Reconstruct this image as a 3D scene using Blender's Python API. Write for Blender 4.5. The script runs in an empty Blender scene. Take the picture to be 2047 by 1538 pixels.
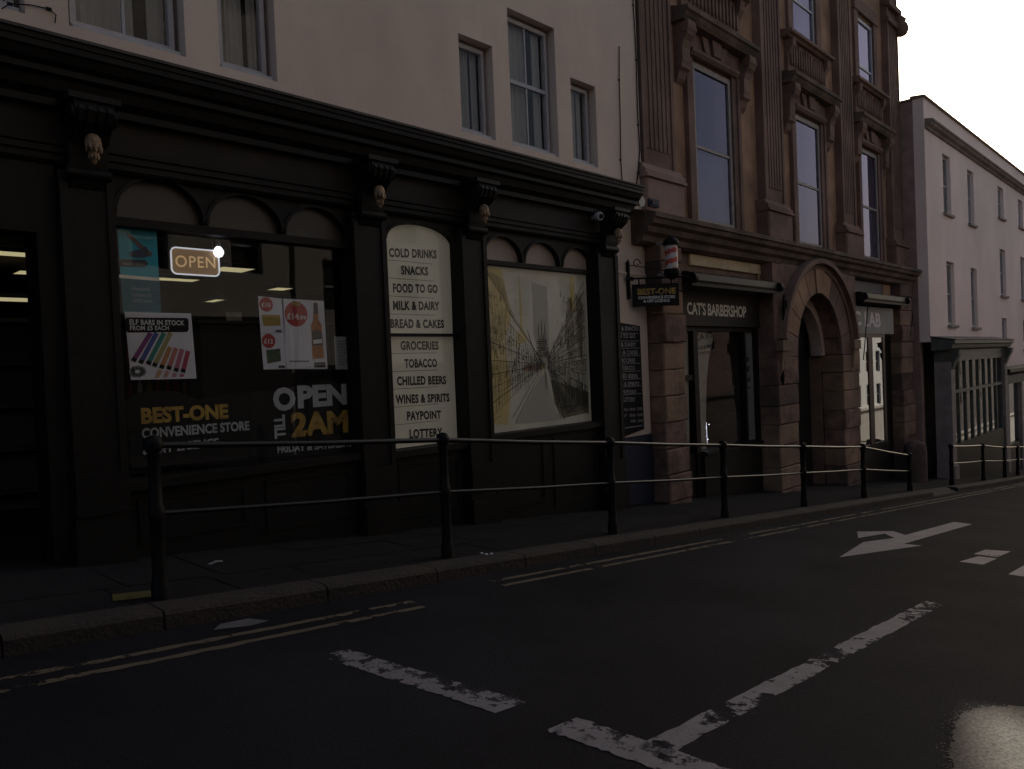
import bpy, bmesh, math, random
from mathutils import Vector, Matrix
random.seed(7)
C = bpy.context.scene.collection
SC = bpy.context.scene
R_ = math.radians

# ------------------------------------------------------------------ camera
FPX = 1500.0; CX = 1023.5; CY = 769.0           # focal length and centre in photo pixels
def _n(v): return v.normalized()
_vx = _n(Vector((2467-CX, 678-CY, FPX)))
_up = _n(_vx.cross(Vector((1, -0.042, 0))))
if _up[1] > 0: _up = -_up
_vy = _up.cross(_vx)
def ray(px, py):
    c = Vector((px-CX, py-CY, FPX))
    return Vector((_vx.dot(c), _vy.dot(c), _up.dot(c)))
def F(px, py, Y):                                # point of a facade plane y = Y
    d = ray(px, py); d = d*(Y/d.y); return d.x, d.z
SLOPE = -0.1011                                  # the street falls away along x
def G(px, py, h):                                # point of the ground h below the eye
    d = ray(px, py); d = d*(-h/(d.z-SLOPE*d.x)); return d.x, d.y
HP = 1.30; HR = 1.42                             # eye above pavement / road
def gp(x): return -HP+SLOPE*x
def gr(x): return -HR+SLOPE*x

cam = bpy.data.cameras.new('camera'); co = bpy.data.objects.new('camera', cam); C.objects.link(co)
cam.sensor_width = 36; cam.lens = FPX/2047*36; cam.clip_start = .05; cam.clip_end = 2000
M3 = Matrix((( _vx[0], -_vx[1], -_vx[2]), (_vy[0], -_vy[1], -_vy[2]), (_up[0], -_up[1], -_up[2])))
co.matrix_world = M3.to_4x4()
SC.camera = co

# ------------------------------------------------------------------ light
SUN_EL = 23.8; SUN_AZ = 16.76                     # azimuth measured from +x (down the street) towards +y
w = bpy.data.worlds.new('World'); SC.world = w; w.use_nodes = True
nt = w.node_tree; bg = nt.nodes['Background']
sky = nt.nodes.new('ShaderNodeTexSky'); sky.sky_type = 'NISHITA'; sky.sun_disc = False
sky.sun_elevation = R_(SUN_EL); sky.sun_rotation = R_(90-SUN_AZ)
sky.dust_density = 5; sky.air_density = 1; sky.ozone_density = 1
nt.links.new(sky.outputs[0], bg.inputs[0]); bg.inputs[1].default_value = 0.10
sl = bpy.data.lights.new('sun', 'SUN'); so = bpy.data.objects.new('sun', sl); C.objects.link(so)
sl.energy = 5.0; sl.angle = R_(0.6); sl.color = (1, .95, .86)
sd = Vector((math.cos(R_(SUN_AZ))*math.cos(R_(SUN_EL)), math.sin(R_(SUN_AZ))*math.cos(R_(SUN_EL)), math.sin(R_(SUN_EL))))
so.rotation_euler = sd.to_track_quat('Z', 'Y').to_euler(); so.location = (20, -10, 25)
SC.view_settings.view_transform = 'Standard'; SC.view_settings.look = 'None'
SC.view_settings.exposure = 0.2; SC.view_settings.gamma = 1
SC.cycles.max_bounces = 6; SC.cycles.transparent_max_bounces = 12

# ------------------------------------------------------------------ materials
ALB = .87
def mat(name, col, rough=.7, col2=None, scale=3, bump=0, bscale=40, metal=0, detail=5, lo=.35, hi=.65, spec=.5, stretch=None):
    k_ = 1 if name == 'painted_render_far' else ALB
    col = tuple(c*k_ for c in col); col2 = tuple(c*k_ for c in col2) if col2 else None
    m = bpy.data.materials.new(name); m.use_nodes = True
    t = m.node_tree; b = t.nodes['Principled BSDF']
    b.inputs['Base Color'].default_value = (*col, 1); b.inputs['Roughness'].default_value = rough
    b.inputs['Metallic'].default_value = metal; b.inputs['Specular IOR Level'].default_value = spec
    geo = t.nodes.new('ShaderNodeNewGeometry'); vec = geo.outputs['Position']
    if stretch:
        mp = t.nodes.new('ShaderNodeMapping'); mp.inputs['Scale'].default_value = stretch
        t.links.new(vec, mp.inputs[0]); vec = mp.outputs[0]
    if col2:
        n = t.nodes.new('ShaderNodeTexNoise'); n.inputs['Scale'].default_value = scale; n.inputs['Detail'].default_value = detail
        n.inputs['Roughness'].default_value = .62
        t.links.new(vec, n.inputs['Vector'])
        r = t.nodes.new('ShaderNodeValToRGB'); r.color_ramp.elements[0].position = lo; r.color_ramp.elements[1].position = hi
        r.color_ramp.elements[0].color = (*col, 1); r.color_ramp.elements[1].color = (*col2, 1)
        t.links.new(n.outputs['Fac'], r.inputs[0]); t.links.new(r.outputs[0], b.inputs['Base Color'])
    if bump:
        n2 = t.nodes.new('ShaderNodeTexNoise'); n2.inputs['Scale'].default_value = bscale; n2.inputs['Detail'].default_value = 6
        t.links.new(geo.outputs['Position'], n2.inputs['Vector'])
        bp = t.nodes.new('ShaderNodeBump'); bp.inputs['Strength'].default_value = bump; bp.inputs['Distance'].default_value = .02
        t.links.new(n2.outputs['Fac'], bp.inputs['Height']); t.links.new(bp.outputs[0], b.inputs['Normal'])
    return m
def glow(name, col, s):
    m = bpy.data.materials.new(name); m.use_nodes = True; b = m.node_tree.nodes['Principled BSDF']
    b.inputs['Base Color'].default_value = (*col, 1); b.inputs['Emission Color'].default_value = (*col, 1)
    b.inputs['Emission Strength'].default_value = s; return m
def glass(name, tint, ior, rough=.02, wav=.0, refl=(1, 1, 1)):
    m = bpy.data.materials.new(name); m.use_nodes = True; t = m.node_tree; t.nodes.clear()
    o = t.nodes.new('ShaderNodeOutputMaterial'); mx = t.nodes.new('ShaderNodeMixShader')
    tr = t.nodes.new('ShaderNodeBsdfTransparent'); tr.inputs[0].default_value = (*tint, 1)
    gl = t.nodes.new('ShaderNodeBsdfGlossy'); gl.inputs['Roughness'].default_value = rough; gl.inputs[0].default_value = (*refl, 1)
    g0 = t.nodes.new('ShaderNodeNewGeometry'); dt = t.nodes.new('ShaderNodeVectorMath'); dt.operation = 'DOT_PRODUCT'
    t.links.new(g0.outputs['Normal'], dt.inputs[0]); t.links.new(g0.outputs['Incoming'], dt.inputs[1])
    def mt(op, a, b=None):                       # Schlick reflectance, the same from either side of the pane
        n = t.nodes.new('ShaderNodeMath'); n.operation = op
        for i, v in enumerate((a, b)):
            if v is None: continue
            if isinstance(v, (int, float)): n.inputs[i].default_value = v
            else: t.links.new(v, n.inputs[i])
        return n.outputs[0]
    r0 = ((ior-1)/(ior+1))**2
    fac = mt('ADD', mt('MULTIPLY', mt('POWER', mt('SUBTRACT', 1.0, mt('ABSOLUTE', dt.outputs['Value'])), 5.0), 1-r0), r0)
    if wav:
        geo = t.nodes.new('ShaderNodeNewGeometry'); n = t.nodes.new('ShaderNodeTexNoise'); n.inputs['Scale'].default_value = 1.3
        t.links.new(geo.outputs['Position'], n.inputs['Vector'])
        bp = t.nodes.new('ShaderNodeBump'); bp.inputs['Strength'].default_value = wav; bp.inputs['Distance'].default_value = .05
        t.links.new(n.outputs['Fac'], bp.inputs['Height']); t.links.new(bp.outputs[0], gl.inputs['Normal'])
    t.links.new(fac, mx.inputs[0]); t.links.new(tr.outputs[0], mx.inputs[1]); t.links.new(gl.outputs[0], mx.inputs[2])
    t.links.new(mx.outputs[0], o.inputs[0]); return m
def worn(name, col, wear=.5, scale=9):
    """road paint: breaks up where traffic has worn it away"""
    m = mat(name, col, .8, tuple(c*.75 for c in col), 6, .3, 60); t = m.node_tree; b = t.nodes['Principled BSDF']
    geo = t.nodes.new('ShaderNodeNewGeometry'); n = t.nodes.new('ShaderNodeTexNoise'); n.inputs['Scale'].default_value = scale; n.inputs['Detail'].default_value = 9
    n.inputs['Roughness'].default_value = .72
    t.links.new(geo.outputs['Position'], n.inputs['Vector'])
    n3 = t.nodes.new('ShaderNodeTexNoise'); n3.inputs['Scale'].default_value = 1.1; n3.inputs['Detail'].default_value = 2
    t.links.new(geo.outputs['Position'], n3.inputs['Vector'])
    ad = t.nodes.new('ShaderNodeMath'); ad.operation = 'MULTIPLY_ADD'; ad.inputs[1].default_value = .75
    t.links.new(n3.outputs['Fac'], ad.inputs[0]); t.links.new(n.outputs['Fac'], ad.inputs[2])
    r = t.nodes.new('ShaderNodeValToRGB'); r.color_ramp.elements[0].position = wear+.33; r.color_ramp.elements[1].position = wear+.41
    t.links.new(ad.outputs[0], r.inputs[0]); t.links.new(r.outputs[0], b.inputs['Alpha'])
    return m

RENDER = mat('painted_render', (.79, .63, .525), .85, (.67, .53, .44), 1.1, .25, 90, stretch=(1, 1, .45), lo=.3, hi=.75)
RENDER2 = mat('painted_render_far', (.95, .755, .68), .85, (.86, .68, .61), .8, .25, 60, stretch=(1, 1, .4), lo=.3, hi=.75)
BLACKW = mat('black_painted_wood', (.0085, .0072, .006), .5, (.015, .012, .010), 4, .12, 30, spec=.18)
FASCIA = mat('fascia_brown_black', (.018, .013, .010), .55, (.027, .020, .015), 2.5, .1, 25, spec=.2)
LEAD = mat('lead_flashing', (.10, .075, .07), .75, (.05, .04, .04), 5, .3, 30)
WHITEW = mat('white_window_paint', (.52, .50, .52), .5, (.44, .42, .43), 6, .05, 40)
SOFFW = mat('reveal_paint', (.44, .40, .41), .7, (.38, .34, .35), 5, .1, 60)
CURT = mat('net_curtain', (.42, .40, .375), .9, (.31, .295, .28), 3, .3, 14, stretch=(9, 9, .3))
DARKIN = mat('dark_room', (.012, .011, .011), .9)
GREYIN = mat('shop_interior_wall', (.045, .036, .030), .9, (.03, .024, .02), 2)
REDST = mat('red_sandstone', (.255, .155, .122), .9, (.175, .105, .083), 1.8, .7, 35, stretch=(1, 1, .6))
REDST2 = mat('red_sandstone_dirty', (.28, .165, .125), .92, (.16, .10, .075), 1.6, .9, 24)
PEDST = mat('pinkish_pedestal_stone', (.36, .24, .19), .9, (.27, .17, .135), 2, .5, 26)
OCHRE = mat('ochre_sandstone', (.46, .275, .165), .9, (.34, .195, .125), 2.4, .6, 30, stretch=(1, 1, .6))
CORNST = mat('weathered_cornice_stone', (.20, .135, .105), .95, (.10, .075, .058), 2.2, 1.0, 22)
STUCCO = mat('bare_cream_stucco', (.72, .56, .36), .9, (.40, .28, .17), 2.6, .7, 20, lo=.5, hi=.85)
ROUGHST = mat('rusticated_sandstone', (.28, .16, .12), .95, (.15, .09, .068), 1.3, 1.0, 14)
ROUGHST3 = mat('rusticated_sandstone_sooty', (.19, .115, .09), .95, (.08, .055, .045), 1.8, 1.0, 14)
ROUGHST2 = mat('rusticated_sandstone_warm', (.38, .235, .15), .95, (.18, .115, .08), 1.5, 1.0, 14)
PINKST = mat('pale_pink_stone', (.62, .46, .42), .85, (.48, .35, .32), 3, .4, 30)
BRICK = mat('dark_party_wall', (.42, .27, .235), .9, (.30, .19, .165), 3, .5, 40)
ASPH = mat('asphalt', (.0135, .0132, .0175), .9, (.0255, .0245, .031), 60, 1.0, 140, detail=9, lo=.3, hi=.7, spec=.12)
def patchy(m, scale, amt):
    t = m.node_tree; b = t.nodes['Principled BSDF']; l = b.inputs['Base Color'].links[0].from_socket
    geo = t.nodes.new('ShaderNodeNewGeometry'); n = t.nodes.new('ShaderNodeTexNoise'); n.inputs['Scale'].default_value = scale; n.inputs['Detail'].default_value = 4
    t.links.new(geo.outputs['Position'], n.inputs['Vector'])
    mr = t.nodes.new('ShaderNodeMapRange'); mr.inputs[1].default_value = .3; mr.inputs[2].default_value = .7; mr.inputs[3].default_value = 1-amt; mr.inputs[4].default_value = 1+amt
    t.links.new(n.outputs['Fac'], mr.inputs[0]); mx = t.nodes.new('ShaderNodeMix'); mx.data_type = 'RGBA'; mx.blend_type = 'MULTIPLY'; mx.inputs[0].default_value = 1
    t.links.new(l, mx.inputs[6]); t.links.new(mr.outputs[0], mx.inputs[7]); t.links.new(mx.outputs[2], b.inputs['Base Color'])
PAVE = mat('paving', (.019, .017, .018), .9, (.028, .025, .025), 2.0, .6, 60, lo=.3, hi=.7, spec=.12)
KERB = mat('kerb_stone', (.036, .025, .018), .9, (.020, .0155, .012), 3.0, .8, 30)
PAINTW = worn('road_paint_white', (.19, .178, .195), .48)
PAINTA = worn('road_paint_arrow', (.30, .265, .275), .27)
PAINTY = worn('road_paint_yellow', (.125, .095, .06), .42)
PAINTY2 = worn('utility_paint_yellow', (.12, .10, .02), .46)
BLACKM = mat('black_iron', (.0045, .0045, .005), .55, (.009, .0085, .0085), 7, .25, 50, spec=.13)
RAILM = mat('worn_rail_iron', (.012, .0118, .013), .28, (.007, .007, .0075), 5, .1, 50, metal=.2)
GOLD = mat('gilded_plaster', (.44, .27, .14), .55, (.10, .055, .03), 22, .4, 60)
def add_glow(m, col, s):  # adds faint emission to lift prints that are no lamps
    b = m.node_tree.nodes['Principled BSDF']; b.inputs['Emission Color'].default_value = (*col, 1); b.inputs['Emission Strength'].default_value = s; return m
VINYLW = add_glow(mat('white_vinyl', (.76, .71, .58), .6, (.68, .635, .52), 2), (1, .92, .75), .026)   # faint glow added to brighten the vinyl
VINYLB = mat('black_vinyl', (.009, .008, .008), .6, spec=.2)
INKB = mat('black_ink', (.018, .017, .015), .6)
LINE = mat('thin_grey_line', (.14, .13, .11), .7)
TXTW = mat('white_lettering', (.74, .72, .70), .6, (.62, .60, .58), 9)
TXTG = mat('silver_lettering', (.50, .50, .51), .5, (.38, .38, .39), 6)
TXTY = mat('gold_lettering', (.56, .34, .06), .5, (.22, .125, .025), 5)
TXTC = mat('cream_lettering', (.80, .73, .62), .6)
PAPER = mat('white_paper', (.78, .74, .78), .7, (.70, .67, .70), 4)
TEAL = mat('teal_poster', (.03, .45, .56), .6, (.02, .34, .44), 3)
TEALD = mat('dark_teal_poster', (.016, .14, .19), .6)
REDP = mat('red_print', (.42, .03, .03), .6)
YELP = mat('mustard_print', (.38, .26, .05), .6)
GREENP = mat('green_print', (.08, .13, .05), .6, (.03, .05, .03), 20)
ORANP = mat('amber_print', (.50, .16, .03), .6, (.30, .09, .02), 14)
DKP = mat('dark_print', (.06, .05, .055), .6)
ILLB = add_glow(mat('illustration_ground', (.62, .575, .48), .6, (.50, .465, .39), 1.5), (1, .92, .75), .014)  # glow added so the sketch reads brighter
REFLG = mat('painted_reflection_grey', (.43, .40, .345), .6)
ILLY = add_glow(mat('illustration_gold', (.62, .46, .17), .6, (.52, .41, .21), 3), (1, .75, .3), .014)  # gold areas get the same added glow
ILLL = mat('illustration_line', (.05, .042, .030), .6)
ILLL2 = mat('illustration_line_gold', (.22, .16, .06), .6)
TUBE = glow('ceiling_panel_glow', (.80, .72, .40), .42)
LEDW = glow('lamp_glow', (.82, .85, 1.0), 1.6)
LEDF = glow('sign_tube_glow', (.70, .73, .82), .5)
LEDA = glow('sign_amber_glow', (.80, .55, .28), .24)
AMBERBK = glow('sign_amber_face', (.26, .16, .08), .20)
GLS = glass('shop_glass', (.95, .95, .93), 1.45, .0, .02)
GLU = glass('old_window_glass', (.62, .62, .70), 1.62, .0, .02, (.70, .70, 1.0))  # blue of the reflected sky is put into the gloss tint
GLD = glass('sash_glass', (.9, .9, .88), 1.4, .0, .04)
BARR = mat('barber_red', (.50, .055, .04), .4)
BARW = mat('barber_white', (.60, .55, .53), .4)
CLEAR = glass('clear_sleeve', (.95, .95, .95), 1.3)
GREENW = mat('grey_green_painted_wood', (.13, .13, .11), .55, (.085, .088, .075), 4, .15, 30)
STONEW = mat('pale_painted_stone', (.36, .29, .27), .8, (.26, .21, .195), 3, .3, 30)
GREYB = mat('grey_blind', (.20, .205, .21), .85, (.17, .175, .18), 3)
BEIGE = mat('beige_shop_screen', (.42, .39, .32), .85, (.33, .30, .25), 2)
GREYS = mat('grey_sign_board', (.30, .29, .285), .6, (.24, .235, .23), 3)
PINKL = mat('pink_white_lettering', (.80, .70, .70), .6)
BLUEG = mat('blue_grey_panel', (.035, .040, .055), .6, (.05, .05, .06), 2)
BLUEP = mat('blue_plinth_paint', (.018, .022, .045), .7)
OPPW = mat('opposite_render', (.62, .57, .50), .9, (.52, .47, .41), 1)
OPPB = mat('opposite_brick', (.20, .10, .075), .9, (.14, .075, .06), 3)
SLATE = mat('roof_slate', (.055, .055, .062), .8, (.035, .035, .04), 4, .5, 12)
PLASTW = mat('white_plastic', (.55, .54, .52), .45)
GREYPL = mat('grey_plastic', (.30, .29, .28), .5)

patchy(ASPH, .7, .35); patchy(RENDER, .45, .10); patchy(RENDER2, .3, .12); patchy(ROUGHST, 3.5, .4); patchy(ROUGHST2, 3.0, .45); patchy(REDST, .9, .25); patchy(OCHRE, 1.4, .3); patchy(CORNST, 1.2, .4)

# ------------------------------------------------------------------ builders
class MB:
    def __init__(s): s.v = []; s.f = []; s.m = []; s.cur = 0; s.smooth = []
    def add(s, vs, fs, smooth=False):
        o = len(s.v); s.v += [tuple(v) for v in vs]
        for f in fs: s.f.append([i+o for i in f]); s.m.append(s.cur); s.smooth.append(smooth)
    def quad(s, a, b, c, d): s.add([a, b, c, d], [(0, 1, 2, 3)])
    def poly(s, pts): s.add(pts, [list(range(len(pts)))])
    def box(s, x0, x1, y0, y1, z0, z1):
        s.add([(x0,y0,z0),(x1,y0,z0),(x1,y1,z0),(x0,y1,z0),(x0,y0,z1),(x1,y0,z1),(x1,y1,z1),(x0,y1,z1)],
              [(0,3,2,1),(4,5,6,7),(0,1,5,4),(1,2,6,5),(2,3,7,6),(3,0,4,7)])
    def bbox(s, x0, x1, y0, y1, z0, z1, b=.02):
        """box whose front (y0) face has chamfered edges"""
        a = [(x0,y0+b,z0),(x1,y0+b,z0),(x1,y0+b,z1),(x0,y0+b,z1)]
        f = [(x0+b,y0,z0+b),(x1-b,y0,z0+b),(x1-b,y0,z1-b),(x0+b,y0,z1-b)]
        k = [(x0,y1,z0),(x1,y1,z0),(x1,y1,z1),(x0,y1,z1)]
        s.add(a+f+k, [(4,5,6,7),(0,1,5,4),(1,2,6,5),(2,3,7,6),(3,0,4,7),(8,9,1,0),(9,10,2,1),(10,11,3,2),(11,8,0,3),(11,10,9,8)])
    def prism(s, pts, y0, y1):
        """outline in (x, z), extruded along y"""
        n = len(pts)
        s.add([(x,y0,z) for x, z in pts]+[(x,y1,z) for x, z in pts],
              [list(range(n)), list(range(2*n-1, n-1, -1))]+[(i, n+i, n+(i+1) % n, (i+1) % n) for i in range(n)])
    def prof(s, pts, x0, x1):
        """outline in (y, z), extruded along x"""
        n = len(pts)
        s.add([(x0,y,z) for y, z in pts]+[(x1,y,z) for y, z in pts],
              [list(range(n)), list(range(2*n-1, n-1, -1))]+[(i, n+i, n+(i+1) % n, (i+1) % n) for i in range(n)])
    def tube(s, pts, r, n=8, cap=True):
        pts = [Vector(p) for p in pts]; rs = r if isinstance(r, (list, tuple)) else [r]*len(pts)
        vs = []; fs = []
        for i, p in enumerate(pts):
            d = (pts[min(i+1, len(pts)-1)]-pts[max(i-1, 0)]).normalized()
            u = d.cross(Vector((0, 0, 1)) if abs(d.z) < .9 else Vector((1, 0, 0))).normalized(); v = d.cross(u)
            for k in range(n):
                a = 2*math.pi*k/n; vs.append(p+(u*math.cos(a)+v*math.sin(a))*rs[i])
        for i in range(len(pts)-1):
            for k in range(n):
                fs.append((i*n+k, i*n+(k+1) % n, (i+1)*n+(k+1) % n, (i+1)*n+k))
        s.add(vs, fs, True)
        if cap:
            s.add(vs[:n], [list(range(n))]); s.add(vs[-n:], [list(range(n-1, -1, -1))])
    def lathe(s, prof, c, n=16):
        """(r, z) profile about the vertical through c"""
        vs = []; fs = []
        for r, z in prof:
            for k in range(n):
                a = 2*math.pi*k/n; vs.append((c[0]+r*math.cos(a), c[1]+r*math.sin(a), c[2]+z))
        for i in range(len(prof)-1):
            for k in range(n):
                fs.append((i*n+k, i*n+(k+1) % n, (i+1)*n+(k+1) % n, (i+1)*n+k))
        s.add(vs, fs, True)
        s.add(vs[:n], [list(range(n-1, -1, -1))]); s.add(vs[-n:], [list(range(n))])
    def build(s, name, m, parent=None):
        me = bpy.data.meshes.new(name); off = origin(parent)
        me.from_pydata([(v[0]-off.x, v[1]-off.y, v[2]-off.z) for v in s.v], [], s.f)
        for x in (m if isinstance(m, (list, tuple)) else [m]): me.materials.append(x)
        for p, i, sm in zip(me.polygons, s.m, s.smooth): p.material_index = i; p.use_smooth = sm
        bm = bmesh.new(); bm.from_mesh(me); bmesh.ops.recalc_face_normals(bm, faces=bm.faces); bm.to_mesh(me); bm.free()
        o = bpy.data.objects.new(name, me); C.objects.link(o)
        if parent: o.parent = parent
        return o
def origin(o):
    v = Vector((0, 0, 0))
    while o: v = v+Vector(o.location); o = o.parent
    return v
def tag(o, label, cat, group=None):
    o['label'] = label; o['category'] = cat
    if group: o['group'] = group
    return o
def thing(name, label, cat, loc, group=None):
    o = bpy.data.objects.new(name, None); C.objects.link(o); o.location = loc; o.empty_display_size = .2
    return tag(o, label, cat, group)
def struct(o): o['kind'] = 'structure'; return o
def recentre(o):
    """put a one-mesh thing's origin at its base"""
    me = o.data; xs = [v.co for v in me.vertices]
    c = Vector(((min(v.x for v in xs)+max(v.x for v in xs))/2, (min(v.y for v in xs)+max(v.y for v in xs))/2, min(v.z for v in xs)))
    me.transform(Matrix.Translation(-c)); o.location = c; return o
def textmesh(body, bold=.012, space=1.0):
    cu = bpy.data.curves.new('t', 'FONT'); cu.body = body; cu.size = 1; cu.offset = bold; cu.space_character = space; cu.resolution_u = 3
    cu.fill_mode = 'FRONT'
    t = bpy.data.objects.new('t', cu); C.objects.link(t)
    dg = bpy.context.evaluated_depsgraph_get(); me = bpy.data.meshes.new_from_object(t.evaluated_get(dg))
    bpy.data.objects.remove(t); bpy.data.curves.remove(cu)
    vs = [(v.co.x, v.co.y) for v in me.vertices]; fs = [list(p.vertices) for p in me.polygons]
    bpy.data.meshes.remove(me)
    x0 = min(v[0] for v in vs); x1 = max(v[0] for v in vs); y0 = min(v[1] for v in vs); y1 = max(v[1] for v in vs)
    return [((x-x0)/(x1-x0), (y-y0)/(y1-y0)) for x, y in vs], fs
def put_text(mb, body, x0, x1, z0, z1, y, bold=.014, space=1.05, shear=0):
    vs, fs = textmesh(body, bold, space)
    mb.add([(x0+(x1-x0)*u, y, z0+(z1-z0)*v) for u, v in vs], fs)
def put_text_fn(mb, body, fn, bold=.014, space=1.05):
    vs, fs = textmesh(body, bold, space); mb.add([fn(u, v) for u, v in vs], fs)
def wall_grid(mb, x0, x1, z0, z1, ops, y0, y1):
    """a wall from y0 (front) to y1 with rectangular openings (x0, x1, z0, z1)"""
    xs = sorted({x0, x1, *[min(max(a, x0), x1) for o in ops for a in o[:2]]}); zs = sorted({z0, z1, *[min(max(a, z0), z1) for o in ops for a in o[2:]]})
    solid = lambda x, z: not any(o[0] < x < o[1] and o[2] < z < o[3] for o in ops)
    for i in range(len(xs)-1):
        for j in range(len(zs)-1):
            if solid((xs[i]+xs[i+1])/2, (zs[j]+zs[j+1])/2):
                a, b, c, d = xs[i], xs[i+1], zs[j], zs[j+1]
                mb.quad((a,y0,c),(b,y0,c),(b,y0,d),(a,y0,d)); mb.quad((b,y1,c),(a,y1,c),(a,y1,d),(b,y1,d))
    for a, b, c, d in ops:
        a = max(a, x0); b = min(b, x1); c = max(c, z0); d = min(d, z1)
        mb.quad((a,y0,c),(a,y0,d),(a,y1,d),(a,y1,c)); mb.quad((b,y0,c),(b,y1,c),(b,y1,d),(b,y0,d))
        mb.quad((a,y0,d),(b,y0,d),(b,y1,d),(a,y1,d)); mb.quad((a,y0,c),(a,y1,c),(b,y1,c),(b,y0,c))
    mb.quad((x0,y0,z0),(x0,y0,z1),(x0,y1,z1),(x0,y1,z0)); mb.quad((x1,y0,z0),(x1,y1,z0),(x1,y1,z1),(x1,y0,z1))
    mb.quad((x0,y0,z1),(x1,y0,z1),(x1,y1,z1),(x0,y1,z1)); mb.quad((x0,y0,z0),(x0,y1,z0),(x1,y1,z0),(x1,y0,z0))
def sash(parent, x0, x1, z0, z1, y, zm=None, bars=0, fm=None, gm=None, curtain=True, fw=.055, sill=True, gap=.0, name='window'):
    """sliding sash window: frame with meeting rail and glazing bars > pane, curtain, sill"""
    fm = fm or WHITEW; gm = gm or GLD
    f = MB(); d = .07
    f.box(x0, x0+fw, y, y+d, z0, z1); f.box(x1-fw, x1, y, y+d, z0, z1)
    f.box(x0+fw, x1-fw, y, y+d, z1-fw*1.2, z1); f.box(x0+fw, x1-fw, y, y+d, z0, z0+fw*1.3)
    lo = z0+fw*1.3; hi = z1-fw*1.2
    if zm:
        f.box(x0+fw, x1-fw, y+.012, y+d-.01, zm-.028, zm+.028)
        segs = [(lo, zm-.028), (zm+.028, hi)]
    else: segs = [(lo, hi)]
    for k in range(bars):
        xb = x0+fw+(x1-x0-2*fw)*(k+1)/(bars+1)
        for a, b in segs: f.box(xb-.013, xb+.013, y+.02, y+d-.02, a, b)
    o = f.build(name, fm, parent)
    g = MB(); g.quad((x0+fw, y+.035, lo), (x1-fw, y+.035, lo), (x1-fw, y+.035, hi), (x0+fw, y+.035, hi)); g.build('pane', gm, o)
    if curtain:
        c = MB(); n = 26; a, b = x0+fw, x1-fw; vs = []
        for i in range(n+1):
            u = a+(b-a)*i/n; yy = y+.12+.014*math.sin(i*1.9)+.008*math.sin(i*4.1+x0)
            vs += [(u, yy, lo-.04), (u, yy, hi+.04)]
        m_ = int(n*(1-gap))
        c.add(vs, [(2*i, 2*i+2, 2*i+3, 2*i+1) for i in range(n) if not (gap and n*.62 < i < n*(.62+gap))], True)
        c.build('curtain', CURT, o)
    bk = MB(); bk.box(x0-.3, x1+.3, y+.55, y+.6, z0-.3, z1+.3); bk.build('room_back', DARKIN, o)
    if sill:
        s_ = MB(); s_.bbox(x0-.02, x1+.02, y-.10, y+.01, z0-.07, z0, .012); s_.build('sill', fm, o)
    return o
def arc(cx, cz, rx, rz, a0, a1, n=16):
    return [(cx+rx*math.cos(R_(a0+(a1-a0)*i/n)), cz+rz*math.sin(R_(a0+(a1-a0)*i/n))) for i in range(n+1)]

# ------------------------------------------------------------------ ground
def sheet(name, x0, x1, ya, yb, hz, m, nx=40):
    mb = MB()
    for i in range(nx):
        a = x0+(x1-x0)*i/nx; b = x0+(x1-x0)*(i+1)/nx
        mb.quad((a, ya, hz(a)), (b, ya, hz(b)), (b, yb, hz(b)), (a, yb, hz(a)))
    return struct(mb.build(name, m))
sheet('ground', -300, 400, -300, 300, lambda x: gr(x)-.30, ASPH, 4)
sheet('road', -60, 120, -5.0, 5.08, gr, ASPH)
# pavement slabs with sunk joints
mb = MB()
y_rows = [5.35, 5.98, 6.62, 7.35]
mb.quad((-40, 5.34, gp(-40)-.012), (90, 5.34, gp(90)-.012), (90, 7.6, gp(90)-.012), (-40, 7.6, gp(-40)-.012))
mb.quad((-40, 7.6, gp(-40)-.012), (90, 7.6, gp(90)-.012), (90, 14, gp(90)-.012), (-40, 14, gp(-40)-.012))
for r in range(3):
    x = -22.0+.3*r
    while x < 42:
        l = random.uniform(.7, 1.1); g_ = .006; dz = random.uniform(-.003, .003)
        mb.quad((x+g_, y_rows[r]+g_, gp(x+g_)+dz), (x+l-g_, y_rows[r]+g_, gp(x+l)+dz), (x+l-g_, y_rows[r+1]-g_, gp(x+l)+dz), (x+g_, y_rows[r+1]-g_, gp(x+g_)+dz)); x += l
struct(mb.build('pavement', PAVE))
mb = MB(); x = -30.0
while x < 60:
    l = random.uniform(.85, 1.3)
    drop = 1 if (x < 18.6) or (x > 20.6) else .25
    g_ = .006
    def kz(t): return gr(t)+.125*drop
    pr = lambda t: [(5.08, gr(t)-.1), (5.08, kz(t)-.03), (5.10, kz(t)-.008), (5.13, kz(t)), (5.36, gr(t)+.124), (5.36, gr(t)-.1)]
    a, b = pr(x+g_), pr(x+l-g_); n = len(a)
    mb.add([(x+g_, y, z) for y, z in a]+[(x+l-g_, y, z) for y, z in b],
           [list(range(n)), list(range(2*n-1, n-1, -1))]+[(i, n+i, n+(i+1) % n, (i+1) % n) for i in range(n)])
    x += l
struct(mb.build('kerb', KERB))
sheet('far_pavement', -60, 120, -9.5, -5.0, gp, PAVE)

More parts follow.
